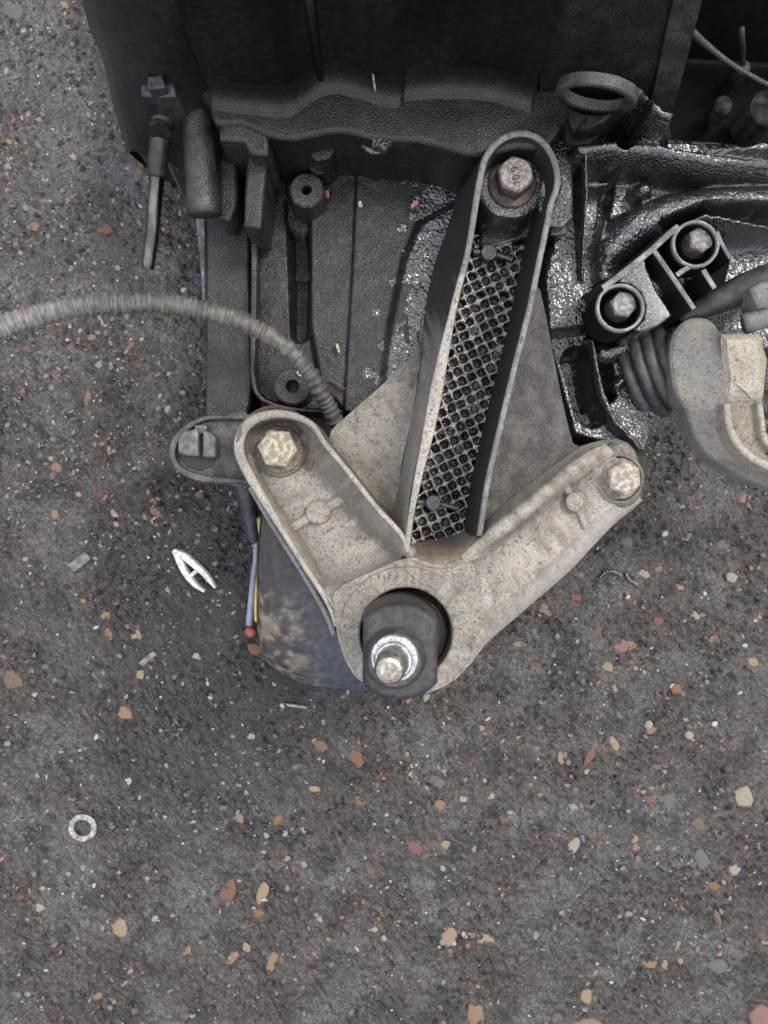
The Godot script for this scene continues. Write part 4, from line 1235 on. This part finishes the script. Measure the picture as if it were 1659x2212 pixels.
# ---------------------------------------------------------------- black ribbed bracket with two cups
func build_cup_bracket() -> void:
	var t := thing("ribbed_bracket", "black ribbed bracket with two round cups bolted to the oily casing", "bracket", P(1420, 600, 0))
	var edge = mottled(Color(0.3, 0.3, 0.29), Color(0.16, 0.16, 0.155), 2.0)
	var wall = flat(Color(0.006, 0.006, 0.006))  # rib walls near-black, shade put into the colour
	part_of(t, "plate", M.shade_black, func(st):
		tint = mottled(Color(0.005, 0.005, 0.005), Color(0.010, 0.0095, 0.009), 6.0)
		prism(st, poly([[1290, 660], [1300, 620], [1460, 490], [1500, 468], [1540, 486], [1556, 520], [1580, 560], [1560, 640], [1490, 690], [1400, 720], [1340, 726], [1300, 700]], 62), 44, 1.0, 0.5))
	for q in [[1341, 664, 1.0], [1504, 526, 0.98]]:
		part_of(t, "cup", M.alloy_dark, func(st):
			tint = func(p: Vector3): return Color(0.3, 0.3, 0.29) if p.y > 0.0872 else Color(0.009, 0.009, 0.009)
			var k: float = q[2]
			lathe(st, P(q[0], q[1], 88), Vector3.UP, [[10.7 * k, -3.0], [10.6 * k, -0.6], [10.2 * k, 0], [9.5 * k, 0], [9.2 * k, -0.5], [9.1 * k, -2.0]], 48, false, 0.015))
		part_of(t, "cup_wall", M.shade_black, func(st):
			tint = flat(Color(0.008, 0.008, 0.008))  # the shadow on the cup walls is painted as near-black
			var k: float = q[2]
			lathe(st, P(q[0], q[1], 88), Vector3.UP, [[10.8 * k, -22], [10.5 * k, -1.0], [9.25 * k, -1.0], [8.6 * k, -14], [8.2 * k, -15], [0.01, -15]], 48, false, 0.015))
	part_of(t, "edge_rib", M.alloy_dark, func(st):
		tint = edge
		rib(st, spread(pts3([[1302, 622, 88], [1340, 594, 88], [1400, 546, 88], [1440, 510, 88], [1466, 488, 88]]), 24), const_w(24, 2.6), 58.0, 3.5, 0.5, 0.5, wall)
		rib(st, spread(pts3([[1549, 500, 88], [1562, 530, 86], [1580, 560, 80]]), 10), const_w(10, 1.8), 58.0, 0.5, 0.5, 0.4, wall))
	for q in [[[1414, 541, 88], [1440, 578, 88], [1470, 622, 88], [1500, 666, 88]], [[1462, 594, 88], [1476, 584, 88], [1490, 576, 88]], [[1520, 582, 88], [1532, 602, 88], [1545, 622, 88]]]:
		part_of(t, "cross_rib", M.alloy_dark, func(st):
			tint = edge
			rib(st, spread(pts3(q), 12), const_w(12, 2.2), 58.0, 0.6, 0.6, 0.5, wall))
	part_of(t, "filled_web", M.oily_cast, func(st):
		tint = mottled(Color(0.06, 0.06, 0.06), Color(0.025, 0.024, 0.023), 2.5)
		prism(st, poly([[1330, 606], [1370, 572], [1392, 556], [1398, 580], [1420, 630], [1452, 680], [1425, 702], [1390, 716], [1372, 712], [1390, 690], [1394, 660], [1384, 632], [1362, 614]], 86), 56, 0.9, 0.6))
	var head = mottled(Color(0.34, 0.31, 0.28), Color(0.2, 0.165, 0.14), 1.4)
	bolt(t, 1336, 667, 75, 0.2, 10.4, 7.0, M.dusty_steel, flat(Color(0.05, 0.045, 0.042)), head, 6.6)
	bolt(t, 1501, 529, 75, 0.5, 10.4, 7.0, M.dusty_steel, flat(Color(0.05, 0.045, 0.042)), head, 6.6)

	# lifting eye standing on the flange
	t = thing("lifting_eye", "thick dark lifting eye with tilted oval hole above the right casing", "lifting eye", P(1290, 230, 0))
	part_of(t, "ring", M.alloy_dark, func(st):
		tint = mottled(Color(0.085, 0.08, 0.072), Color(0.05, 0.048, 0.046), 3.0)
		var n := 56
		var c := P(1288, 204, 112)
		var ax := Vector3(-0.2, -0.2, 1.0).normalized()
		var x := Vector3(1, 0, 0.0); x = (x - ax * x.dot(ax)).normalized(); x = x.rotated(ax, 0.12)
		var y := ax.cross(x)
		var rows := []
		for q in [[16.4, -2.4], [16.4, 1.6], [15.8, 2.2], [13.8, 2.2], [13.0, 1.6], [12.8, -2.4], [16.4, -2.4]]:
			var r := PackedVector3Array()
			for i in n:
				var a := TAU * i / n
				r.append(c + (x * cos(a) + y * sin(a)) * q[0] * 0.001 + ax * q[1] * 0.001)
			rows.append(r)
		var tr := quad_rows(rows, true)
		# outward is away from the ring's core circle
		var p0: Vector3 = (tr[0] + tr[1] + tr[2]) / 3.0
		var core := c + (x * cos(0) + y * sin(0)) * 0.0146
		var flip := (tr[0] - tr[2]).cross(tr[0] - tr[1]).dot(p0 - core) < 0
		for j in rows.size() - 1:
			var tt := quad_rows([rows[j], rows[j + 1]], true)
			st.set_smooth_group(1 + j)
			for i in range(0, tt.size(), 3):
				for k in ([0, 2, 1] if flip else [0, 1, 2]):
					st.set_color(tint.call(tt[i + k])); st.add_vertex(tt[i + k] - org))
	part_of(t, "foot", M.oily_cast, func(st):
		tint = flat(Color(0.014, 0.014, 0.015))
		loft(st, [spread(pts3([[1204, 214, 108], [1230, 236, 106], [1280, 250, 106], [1340, 240, 108], [1372, 212, 110]]), 20), spread(pts3([[1200, 250, 90], [1220, 280, 88], [1260, 298, 86], [1320, 280, 88], [1362, 236, 92]]), 20), spread(pts3([[1196, 290, 64], [1214, 306, 62], [1240, 316, 62], [1290, 300, 64], [1350, 250, 70]]), 20)]))

# ---------------------------------------------------------------- second mount at the right edge
func build_right_mount() -> void:
	var t := thing("mount_arm", "pale grey cast mount arm with stacked black rubber rings at the right edge", "mount arm", P(1560, 860, 0))
	var gray = mottled(Color(0.21, 0.205, 0.195), Color(0.31, 0.285, 0.245), 7.0)
	part_of(t, "arm", M.alloy, func(st):
		tint = gray
		var outer := spread(pts3([[1552, 723, 78], [1542, 702, 76], [1528, 690, 75], [1500, 687, 75], [1474, 697, 75], [1454, 722, 75], [1446, 760, 75], [1449, 800, 75], [1457, 846, 75], [1478, 882, 75], [1494, 930, 74], [1514, 966, 74], [1549, 1000, 74], [1621, 1038, 74], [1780, 1090, 74]]), 60)
		var inner := spread(pts3([[1558, 728, 86], [1557, 735, 86], [1557, 745, 86], [1558, 756, 86], [1560, 770, 86], [1562, 786, 86], [1565, 806, 86], [1568, 830, 86], [1571, 856, 86], [1575, 884, 86], [1580, 915, 86], [1590, 950, 86], [1612, 982, 86], [1660, 1012, 86], [1790, 1062, 86]]), 60)
		var foot := PackedVector3Array(); var far := PackedVector3Array(); var lip := PackedVector3Array()
		for i in 60:
			foot.append(Vector3(outer[i].x + 0.002, 0.058, outer[i].z)); far.append(Vector3(maxf(inner[i].x, 0.165), inner[i].y, inner[i].z))
			lip.append(outer[i].lerp(inner[i], 0.06) + Vector3(0, 0.0008, 0))
		add_tris(st, quad_rows([foot, outer]), "up", 1)
		loft(st, [outer, lip], 2)
		loft(st, [lip, inner], 3)
		loft(st, [inner, far], 4))
	part_of(t, "boss", M.alloy, func(st):
		tint = mottled(Color(0.47, 0.425, 0.35), Color(0.3, 0.255, 0.19), 5.0, -0.05)
		# four-sided boss with sloping facets
		var foot := poly([[1556, 722], [1640, 722], [1656, 776], [1648, 860], [1628, 868], [1574, 858], [1564, 800]], 85.5)
		var top := poly([[1570, 734], [1628, 734], [1642, 776], [1634, 836], [1612, 846], [1580, 822], [1576, 790]], 88)
		add_tris(st, quad_rows([foot, top], true), "up", -1)
		var apex := P(1606, 790, 90)
		var f := PackedVector3Array()
		for i in top.size(): f.append_array([apex, top[i], top[(i + 1) % top.size()]])
		add_tris(st, f, "up", -1))
	part_of(t, "channel", M.alloy, func(st):
		tint = mottled(Color(0.3, 0.26, 0.2), Color(0.2, 0.17, 0.125), 4.0)
		prism(st, poly([[1576, 868], [1640, 866], [1650, 940], [1700, 1000], [1680, 1020], [1620, 985], [1592, 950], [1580, 905]], 86.6), 82, 0.4, 0.3)
		tint = mottled(Color(0.4, 0.37, 0.31), Color(0.3, 0.27, 0.22), 4.0)
		rib(st, spread(pts3([[1572, 872, 90], [1578, 920, 91], [1596, 958, 91], [1630, 990, 91], [1680, 1014, 91]]), 24), const_w(24, 3.4), 76.0, 1.2, 1.0, 1.0)
		rib(st, spread(pts3([[1642, 868, 90], [1648, 915, 90], [1656, 950, 90], [1690, 990, 90]]), 20), const_w(20, 2.8), 76.0, 0.8, 1.0, 0.9))
	for q in [[0, 22.5, 0.0], [1, 24.5, 5.8], [2, 23.5, 11.4], [3, 22.0, 16.6]]:
		part_of(t, "rubber_ring", M.rubber, func(st):
			tint = mottled(Color(0.034, 0.036, 0.042), Color(0.06, 0.058, 0.056), 6.0) if q[0] % 2 else mottled(Color(0.05, 0.049, 0.046), Color(0.09, 0.085, 0.075), 7.0)
			var axis := Vector3(0.8, 0.5, -0.28)
			var c: Vector3 = P(1380, 808, 42) + axis.normalized() * q[2] * 0.001
			var R: float = q[1]
			lathe(st, c, axis, [[0.01, -2.8], [R - 1.8, -2.8], [R - 0.4, -1.8], [R, 0], [R - 0.5, 1.8], [R - 2.2, 2.8], [0.01, 2.8]], 64, true))
	# hose and clamp at the edge
	t = thing("rubber_hose", "dark hose and pale pipe ends coming in over the mount arm", "hose", P(1600, 660, 0))
	part_of(t, "hose", M.rubber, func(st):
		tint = mottled(Color(0.02, 0.02, 0.02), Color(0.06, 0.056, 0.05), 5.0)
		tube(st, spread(pts3([[1470, 690, 66], [1530, 660, 72], [1590, 632, 76], [1660, 606, 80], [1760, 570, 84]]), 20), lerp_w(20, [3.4, 5.4, 7.2, 7.6, 7.6]), 20))
	part_of(t, "pipe_end", M.alloy, func(st):
		tint = mottled(Color(0.22, 0.215, 0.2), Color(0.14, 0.13, 0.115), 4.0)
		tube(st, spread(pts3([[1606, 700, 82], [1650, 686, 84], [1740, 650, 88]]), 12), const_w(12, 4.6), 18))
	part_of(t, "pipe_block", M.alloy, func(st):
		tint = mottled(Color(0.2, 0.195, 0.18), Color(0.14, 0.13, 0.115), 4.0)
		prism(st, poly([[1622, 622], [1650, 606], [1720, 600], [1720, 660], [1640, 664]], 90), 76, 1.6, 0.5))

# ---------------------------------------------------------------- things on the left
func build_left_items() -> void:
	# corrugated conduit
	var t := thing("corrugated_conduit", "dusty grey corrugated conduit arching in from the left edge", "conduit", P(400, 660, 0))
	part_of(t, "sleeve", M.conduit, func(st):
		var path := spread(pts3([[-90, 745, 112], [0, 708, 106], [80, 682, 101], [160, 664, 96], [250, 656, 91], [350, 656, 86], [440, 670, 81], [520, 694, 77], [580, 724, 74], [632, 764, 70], [668, 806, 66], [694, 850, 61], [716, 892, 55], [734, 930, 48]]), 620)
		var r := PackedFloat32Array()
		tint = func(p: Vector3):
			var u := p.x / (K * (EYE * 0.001 - p.y)) + 829.5
			var n := noise_c.get_noise_3dv(p * 300)
			var dust := 1.0 - smoothstep(640.0, 690.0, u) + 0.0
			var dark_patch := smoothstep(270.0, 300.0, u) * (1.0 - smoothstep(340.0, 350.0, u)) * 0.6
			var c := Color(0.085, 0.08, 0.075).lerp(Color(0.135, 0.123, 0.106), clampf(dust - dark_patch + n * 0.25, 0, 1))
			return c.lerp(Color(0.24, 0.235, 0.225), (1.0 - smoothstep(40.0, 230.0, u)) * 0.7)
		var s := 0.0
		for i in 620:
			if i > 0: s += path[i].distance_to(path[i - 1])
			var base := lerpf(4.7, 3.7, i / 619.0)
			path[i] += Vector3(noise_a.get_noise_2d(s * 160, 3), noise_b.get_noise_2d(s * 160, 9), noise_a.get_noise_2d(s * 160, 60)) * 0.0004
			r.append(base + 0.1 * noise_b.get_noise_2d(s * 200, 40) + (0.4 + 0.12 * noise_a.get_noise_2d(s * 120, 70)) * clampf(sin(s / 0.0032 * TAU + 0.5 * noise_a.get_noise_2d(s * 120, 20)) * 1.7, -1, 1))
		tube(st, path, r, 20))

	# probe: black collar and thin bright rod
	t = thing("dipstick_tube", "black collared probe with thin shiny rod pointing down past the cover", "probe", P(335, 420, 0))
	part_of(t, "rod", M.zinc, func(st):
		tint = mottled(Color(0.16, 0.16, 0.155), Color(0.3, 0.3, 0.28), 4.0)
		tube(st, spread(pts3([[341, 360, 62], [334, 440, 56], [328, 510, 52], [319, 580, 48]]), 20), lerp_w(20, [3.4, 3.3, 3.0]), 20))
	part_of(t, "sheath", M.plastic, func(st):
		tint = mottled(Color(0.03, 0.026, 0.024), Color(0.06, 0.045, 0.04), 4.0)
		tube(st, spread(pts3([[346, 272, 72], [344, 310, 68], [341, 350, 64], [340, 378, 61]]), 14), lerp_w(14, [4.8, 4.6, 4.4]), 20))
	part_of(t, "collar", M.plastic, func(st):
		tint = flat(Color(0.02, 0.02, 0.023))
		lathe(st, P(344, 262, 76), Vector3(-0.02, 0.2, 1.0), [[0.01, -6], [7.0, -6], [7.8, -4.6], [7.8, 0], [7.0, 1.2], [5.6, 2.6], [5.2, 5.4], [0.01, 5.6]], 30)
		lathe(st, P(336, 216, 82), Vector3(-0.02, 0.2, 1.0), [[0.01, -9], [5.6, -9], [6.2, -7], [6.2, 4], [0.01, 4]], 26))
	part_of(t, "connector", M.plastic, func(st):
		tint = mottled(Color(0.016, 0.016, 0.018), Color(0.05, 0.05, 0.05), 2.5)
		prism(st, poly([[300, 150], [372, 150], [378, 206], [304, 206]], 98), 60, 1.4, 0.8)
		prism(st, poly([[316, 164], [350, 160], [356, 188], [320, 192]], 103), 96, 0.8, 0.3))

	# plate with the plastic clip
	t = thing("clip_plate", "grey rounded tab with a raised edge and plastic clip, left of the bracket", "tab", P(440, 970, 0))
	var tone = mottled(Color(0.085, 0.085, 0.08), Color(0.13, 0.122, 0.108), 5.0)
	part_of(t, "tab", M.alloy_dark, func(st):
		tint = tone
		prism(st, smooth_loop(poly([[540, 898], [480, 897], [440, 899], [404, 916], [376, 944], [365, 974], [372, 1004], [396, 1026], [436, 1038], [480, 1042], [545, 1046]], 50), 3), 12, 1.2, 0.8))
	part_of(t, "raised_edge", M.alloy_dark, func(st):
		tint = mottled(Color(0.125, 0.12, 0.11), Color(0.085, 0.082, 0.076), 4.0)
		rib(st, spread(pts3([[540, 902, 54], [480, 901, 54], [440, 904, 54], [408, 920, 54], [382, 946, 54], [371, 974, 54], [378, 1001, 54], [400, 1021, 54], [438, 1033, 54], [480, 1037, 54], [540, 1040, 54]]), 50), lerp_w(50, [1.8, 1.8, 2.4, 3.4, 2.6, 3.4, 2.4, 1.8]), 48.0, 0.2, 0.6, 0.6))
	part_of(t, "clip", M.plastic, func(st):
		tint = mottled(Color(0.14, 0.14, 0.13), Color(0.1, 0.098, 0.09), 3.0)
		prism(st, poly([[384, 948], [396, 932], [422, 926], [428, 928], [428, 984], [404, 984], [384, 976]], 59), 48, 1.0, 0.4)
		prism(st, poly([[438, 930], [456, 934], [466, 946], [464, 986], [438, 986]], 60), 48, 1.0, 0.4)
		prism(st, poly([[420, 918], [446, 918], [446, 936], [420, 936]], 57), 48, 0.8, 0.4))
	part_of(t, "slot_and_shadow", M.plastic, func(st):
		tint = flat(Color(0.016, 0.011, 0.010))  # painted shadow below the clip, then the gap between its halves
		prism(st, poly([[386, 986], [466, 988], [462, 1006], [432, 1016], [404, 1008]], 50.6), 46, 0.2, 0.1)
		prism(st, poly([[427, 936], [439, 936], [439, 988], [427, 988]], 53), 46, 0.2, 0.1))

	# black plastic shield under the bracket
	var shield := new_st()
	org = P(650, 1350, 0)
	tint = func(p: Vector3):
		var n := 0.8 * noise_c.get_noise_3dv(p * 260) + 0.5 * noise_a.get_noise_3dv(p * 760) + 0.35 * noise_b.get_noise_3dv(p * 2400)
		var mud := smoothstep(P(0, 1270, 34).z, P(0, 1330, 34).z, p.z + n * 0.012) * smoothstep(-0.12, 0.16, n) * (1.0 - smoothstep(P(640, 0, 34).x, P(725, 0, 34).x, p.x + n * 0.01))
		var base := Color(0.032, 0.028, 0.027).lerp(Color(0.040, 0.046, 0.060), smoothstep(P(600, 0, 34).x, P(690, 0, 34).x, p.x + n * 0.008))
		return base.lerp(Color(0.20, 0.16, 0.115), 0.85 * mud)
	var rows := []
	for q in [[[566, 1100, 30], [556, 1180, 30], [554, 1260, 30], [555, 1350, 29], [562, 1405, 28], [590, 1440, 26], [640, 1470, 24], [700, 1486, 22], [770, 1492, 20], [830, 1494, 18]],
			[[570, 1100, 33], [561, 1180, 34], [560, 1260, 34], [562, 1345, 33], [572, 1392, 32], [600, 1424, 30], [648, 1450, 28], [704, 1466, 26], [772, 1474, 24], [830, 1480, 22]],
			[[590, 1100, 35], [588, 1180, 37], [594, 1250, 38], [604, 1320, 38], [620, 1360, 38], [650, 1390, 36], [690, 1410, 34], [740, 1420, 32], [790, 1430, 30], [840, 1440, 28]],
			[[680, 1100, 35], [690, 1160, 37], [700, 1220, 38], [716, 1270, 38], [736, 1300, 38], [760, 1320, 38], [790, 1330, 36], [820, 1340, 34], [840, 1350, 32], [860, 1360, 30]]]:
		rows.append(spread(pts3(q), 60))
	var dense := []
	for k in 3:
		for i in 12:
			var r := PackedVector3Array()
			for m in 60: r.append((rows[k] as PackedVector3Array)[m].lerp(rows[k + 1][m], i / 12.0) + Vector3(0, 0.0004 * noise_a.get_noise_2d(m * 1.3, k * 12 + i), 0))
			dense.append(r)
	var under := PackedVector3Array()
	for p in dense[0]: under.append(Vector3(p.x + 0.002, maxf(p.y - 0.02, 0.001), p.z))
	loft(shield, dense)
	add_tris(shield, quad_rows([under, dense[0]]), "up", 2)
	var so := obj("plastic_shield", shield, M.plastic, self)
	so.position = org
	tag(so, "curved black plastic shield smeared with brown mud under the bracket", "shield")

	# cut wires beside the shield
	org = P(556, 1250, 0)
	var st := new_st()
	tint = func(p: Vector3): return Color(0.62, 0.42, 0.06).lerp(Color(0.45, 0.38, 0.16), 1.0 - smoothstep(P(0, 1180, 20).z, P(0, 1230, 20).z, p.z))
	tube(st, spread(pts3([[561, 1120, 14], [566, 1165, 20], [565, 1200, 24], [560, 1250, 24], [556, 1300, 20], [556, 1340, 14]]), 40), const_w(40, 1.7), 12)
	var o := obj("yellow_wire", st, M.glossy, self)
	o.position = org
	tag(o, "short dusty yellow wire against the black plastic shield", "wire")
	org = P(546, 1290, 0)
	st = new_st()
	tint = mottled(Color(0.27, 0.28, 0.36), Color(0.2, 0.2, 0.25), 6.0)
	tube(st, spread(pts3([[552, 1130, 5], [554, 1200, 8], [549, 1240, 9], [543, 1300, 8], [538, 1350, 5]]), 40), const_w(40, 1.9), 12)
	o = obj("grey_wire", st, M.glossy, self)
	o.position = org
	tag(o, "lilac grey wire lying left of the yellow one", "wire")
	org = P(541, 1364, 0)
	st = new_st()
	tint = mottled(Color(0.26, 0.05, 0.035), Color(0.36, 0.11, 0.075), 2.0)
	lathe(st, P(541, 1364, 1), Vector3(0.1, 1, 0.1), [[2.6, -1.5], [3.1, 0.4], [2.8, 1.6], [1.5, 2.4], [0.01, 2.6]], 14, true, 0.2)
	o = obj("red_seal", st, M.glossy, self)
	o.position = org
	tag(o, "small round red plug on the asphalt at the grey wire's end", "plug")
	# dark lead running down from the tab
	org = P(540, 1100, 0)
	st = new_st()
	tint = mottled(Color(0.03, 0.033, 0.038), Color(0.06, 0.066, 0.075), 5.0)
	tube(st, spread(pts3([[530, 1040, 20], [534, 1075, 18], [540, 1110, 14], [545, 1145, 10], [550, 1170, 7]]), 24), lerp_w(24, [5.4, 5.0, 3.6, 2.4]), 16)
	o = obj("sheathed_lead", st, M.rubber, self)
	o.position = org
	tag(o, "dark taped lead running down from under the grey tab", "cable")

# ---------------------------------------------------------------- litter
func build_litter() -> void:
	# white plastic clip
	org = P(415, 1235, 0)
	var st := new_st()
	tint = mottled(Color(0.78, 0.77, 0.72), Color(0.66, 0.64, 0.57), 3.0)
	rib(st, spread(pts3([[374, 1190, 4], [386, 1212, 5], [400, 1240, 5], [420, 1264, 5], [440, 1278, 4]]), 20), lerp_w(20, [2.0, 3.4, 3.0, 2.4, 1.2]), 0.2, 0.2, 0.2, 0.5)
	rib(st, spread(pts3([[374, 1190, 4.2], [396, 1202, 5.2], [420, 1222, 5.2], [440, 1240, 5.0], [464, 1270, 3.8]]), 20), lerp_w(20, [2.0, 3.6, 3.2, 2.8, 1.2]), 0.2, 0.2, 0.2, 0.5)
	rib(st, spread(pts3([[408, 1248, 4.6], [420, 1236, 4.6], [432, 1232, 4.6]]), 8), const_w(8, 1.8), 0.2, 0.2, 0.2, 0.5)
	var o := obj("plastic_clip", st, M.white_plastic, self)
	o.position = org
	tag(o, "white plastic clip with two open slots lying on the dark asphalt", "clip")
	# steel washer
	org = P(180, 1785, 0)
	st = new_st()
	tint = mottled(Color(0.5, 0.49, 0.46), Color(0.32, 0.31, 0.285), 2.0)
	lathe(st, P(180, 1786, 0), Vector3(0.05, 1, 0.08), [[7.8, 0], [7.8, 1.6], [7.2, 2.1], [5.0, 2.1], [4.5, 1.6], [4.4, 0], [7.8, 0]], 40, false, 0.03)
	o = obj("steel_washer", st, M.bright_nut, self)
	o.position = org
	tag(o, "round steel spring washer lying alone on the asphalt at lower left", "washer")
	# metal swarf: short bright curls
	for q in [[[1296, 1246], [1308, 1236], [1322, 1234], [1338, 1240], [1344, 1250], "curled bright metal shaving nearest the right arm"], [[1352, 1238], [1358, 1250], [1370, 1258], [1376, 1264], [1380, 1266], "short bright shaving just right of the curled one"]]:
		org = P(q[2][0], q[2][1], 0)
		st = new_st()
		tint = mottled(Color(0.6, 0.6, 0.58), Color(0.3, 0.3, 0.3), 1.2)
		var l := []
		for k in 5: l.append([q[k][0], q[k][1], 1.2])
		var path := spread(pts3(l), 60)
		var r := PackedFloat32Array()
		for i in 60: r.append(0.75 + 0.55 * sin(i * 1.1))
		tube(st, path, r, 8)
		o = obj("metal_shaving", st, M.bright_nut, self)
		o.position = org
		tag(o, q[5], "swarf", "metal shavings on the asphalt")
	# flat grey chips of plastic on the left
	for q in [[170, 1215, 0.6, 13, 6, "grey flat flake lying level with the white clip, far left"], [318, 1424, 0.65, 11, 3.4, "thin grey strip beside the pair of tan stones"], [640, 1526, -0.15, 12, 1.6, "pale thin splinter just below the shield"]]:
		org = P(q[0], q[1], 0)
		st = new_st()
		tint = mottled(Color(0.12, 0.12, 0.12), Color(0.17, 0.165, 0.16), 3.0) if q[0] != 640 else flat(Color(0.32, 0.27, 0.2))
		var d: Vector3 = Vector3(cos(q[2]), 0, -sin(q[2])) * q[3] * 0.0005; var e: Vector3 = Vector3(sin(q[2]), 0, cos(q[2])) * q[4] * 0.0005
		var c := P(q[0], q[1], 1.6)
		prism(st, PackedVector3Array([c - d - e * 0.8, c + d * 0.9 - e, c + d + e * 0.7, c - d * 0.8 + e]), 0.2, 0.3, 0.1)
		o = obj("flake", st, M.plastic, self)
		o.position = org
		tag(o, q[5], "flake")
	# crumbs that lie on the casing
	for q in [[730, 752, 48.5, 1.25, 5.2, 1.4, Color(0.62, 0.5, 0.3), "pale wood chip on the casing above the conduit's end", "wood chip"], [731, 830, 48.6, 0.6, 9.0, 0.55, Color(0.55, 0.24, 0.05), "orange straw lying beside the conduit on the casing", "straw"],
			[646, 806, 51.4, 0.9, 3.6, 2.2, Color(0.7, 0.66, 0.5), "cream crumb on the lower bored boss", "crumb"], [896, 440, 54, -0.8, 5.0, 2.0, Color(0.5, 0.25, 0.15), "reddish leaf scrap on the casing left of the upper arm", "leaf scrap"],
			[706, 418, 50, 1.4, 3.6, 2.4, Color(0.45, 0.16, 0.08), "red-brown crumb right of the upper bored boss", "crumb"], [778, 440, 48.4, 1.2, 3.0, 2.0, Color(0.6, 0.58, 0.5), "white crumb in the middle of the casing wall", "crumb"],
			[808, 175, 102, 1.4, 7.0, 0.9, Color(0.5, 0.42, 0.28), "dry stalk caught on the block above the flange", "straw"]]:
		org = P(q[0], q[1], q[2])
		st = new_st()
		tint = flat(q[6])
		var c := P(q[0], q[1], q[2] + 0.8)
		var d: Vector3 = Vector3(cos(q[3]), 0, sin(q[3])) * q[4] * 0.0005; var e: Vector3 = Vector3(-sin(q[3]), 0, cos(q[3])) * q[5] * 0.0005
		prism(st, PackedVector3Array([c - d * 0.8 - e, c + d * 0.7 - e * 0.7, c + d, c + d * 0.5 + e, c - d + e * 0.6]), q[2] - 1.5, 0.25, 0.1)
		o = obj(q[8].replace(" ", "_"), st, M.stone, self)
		o.position = org
		tag(o, q[7], q[8])
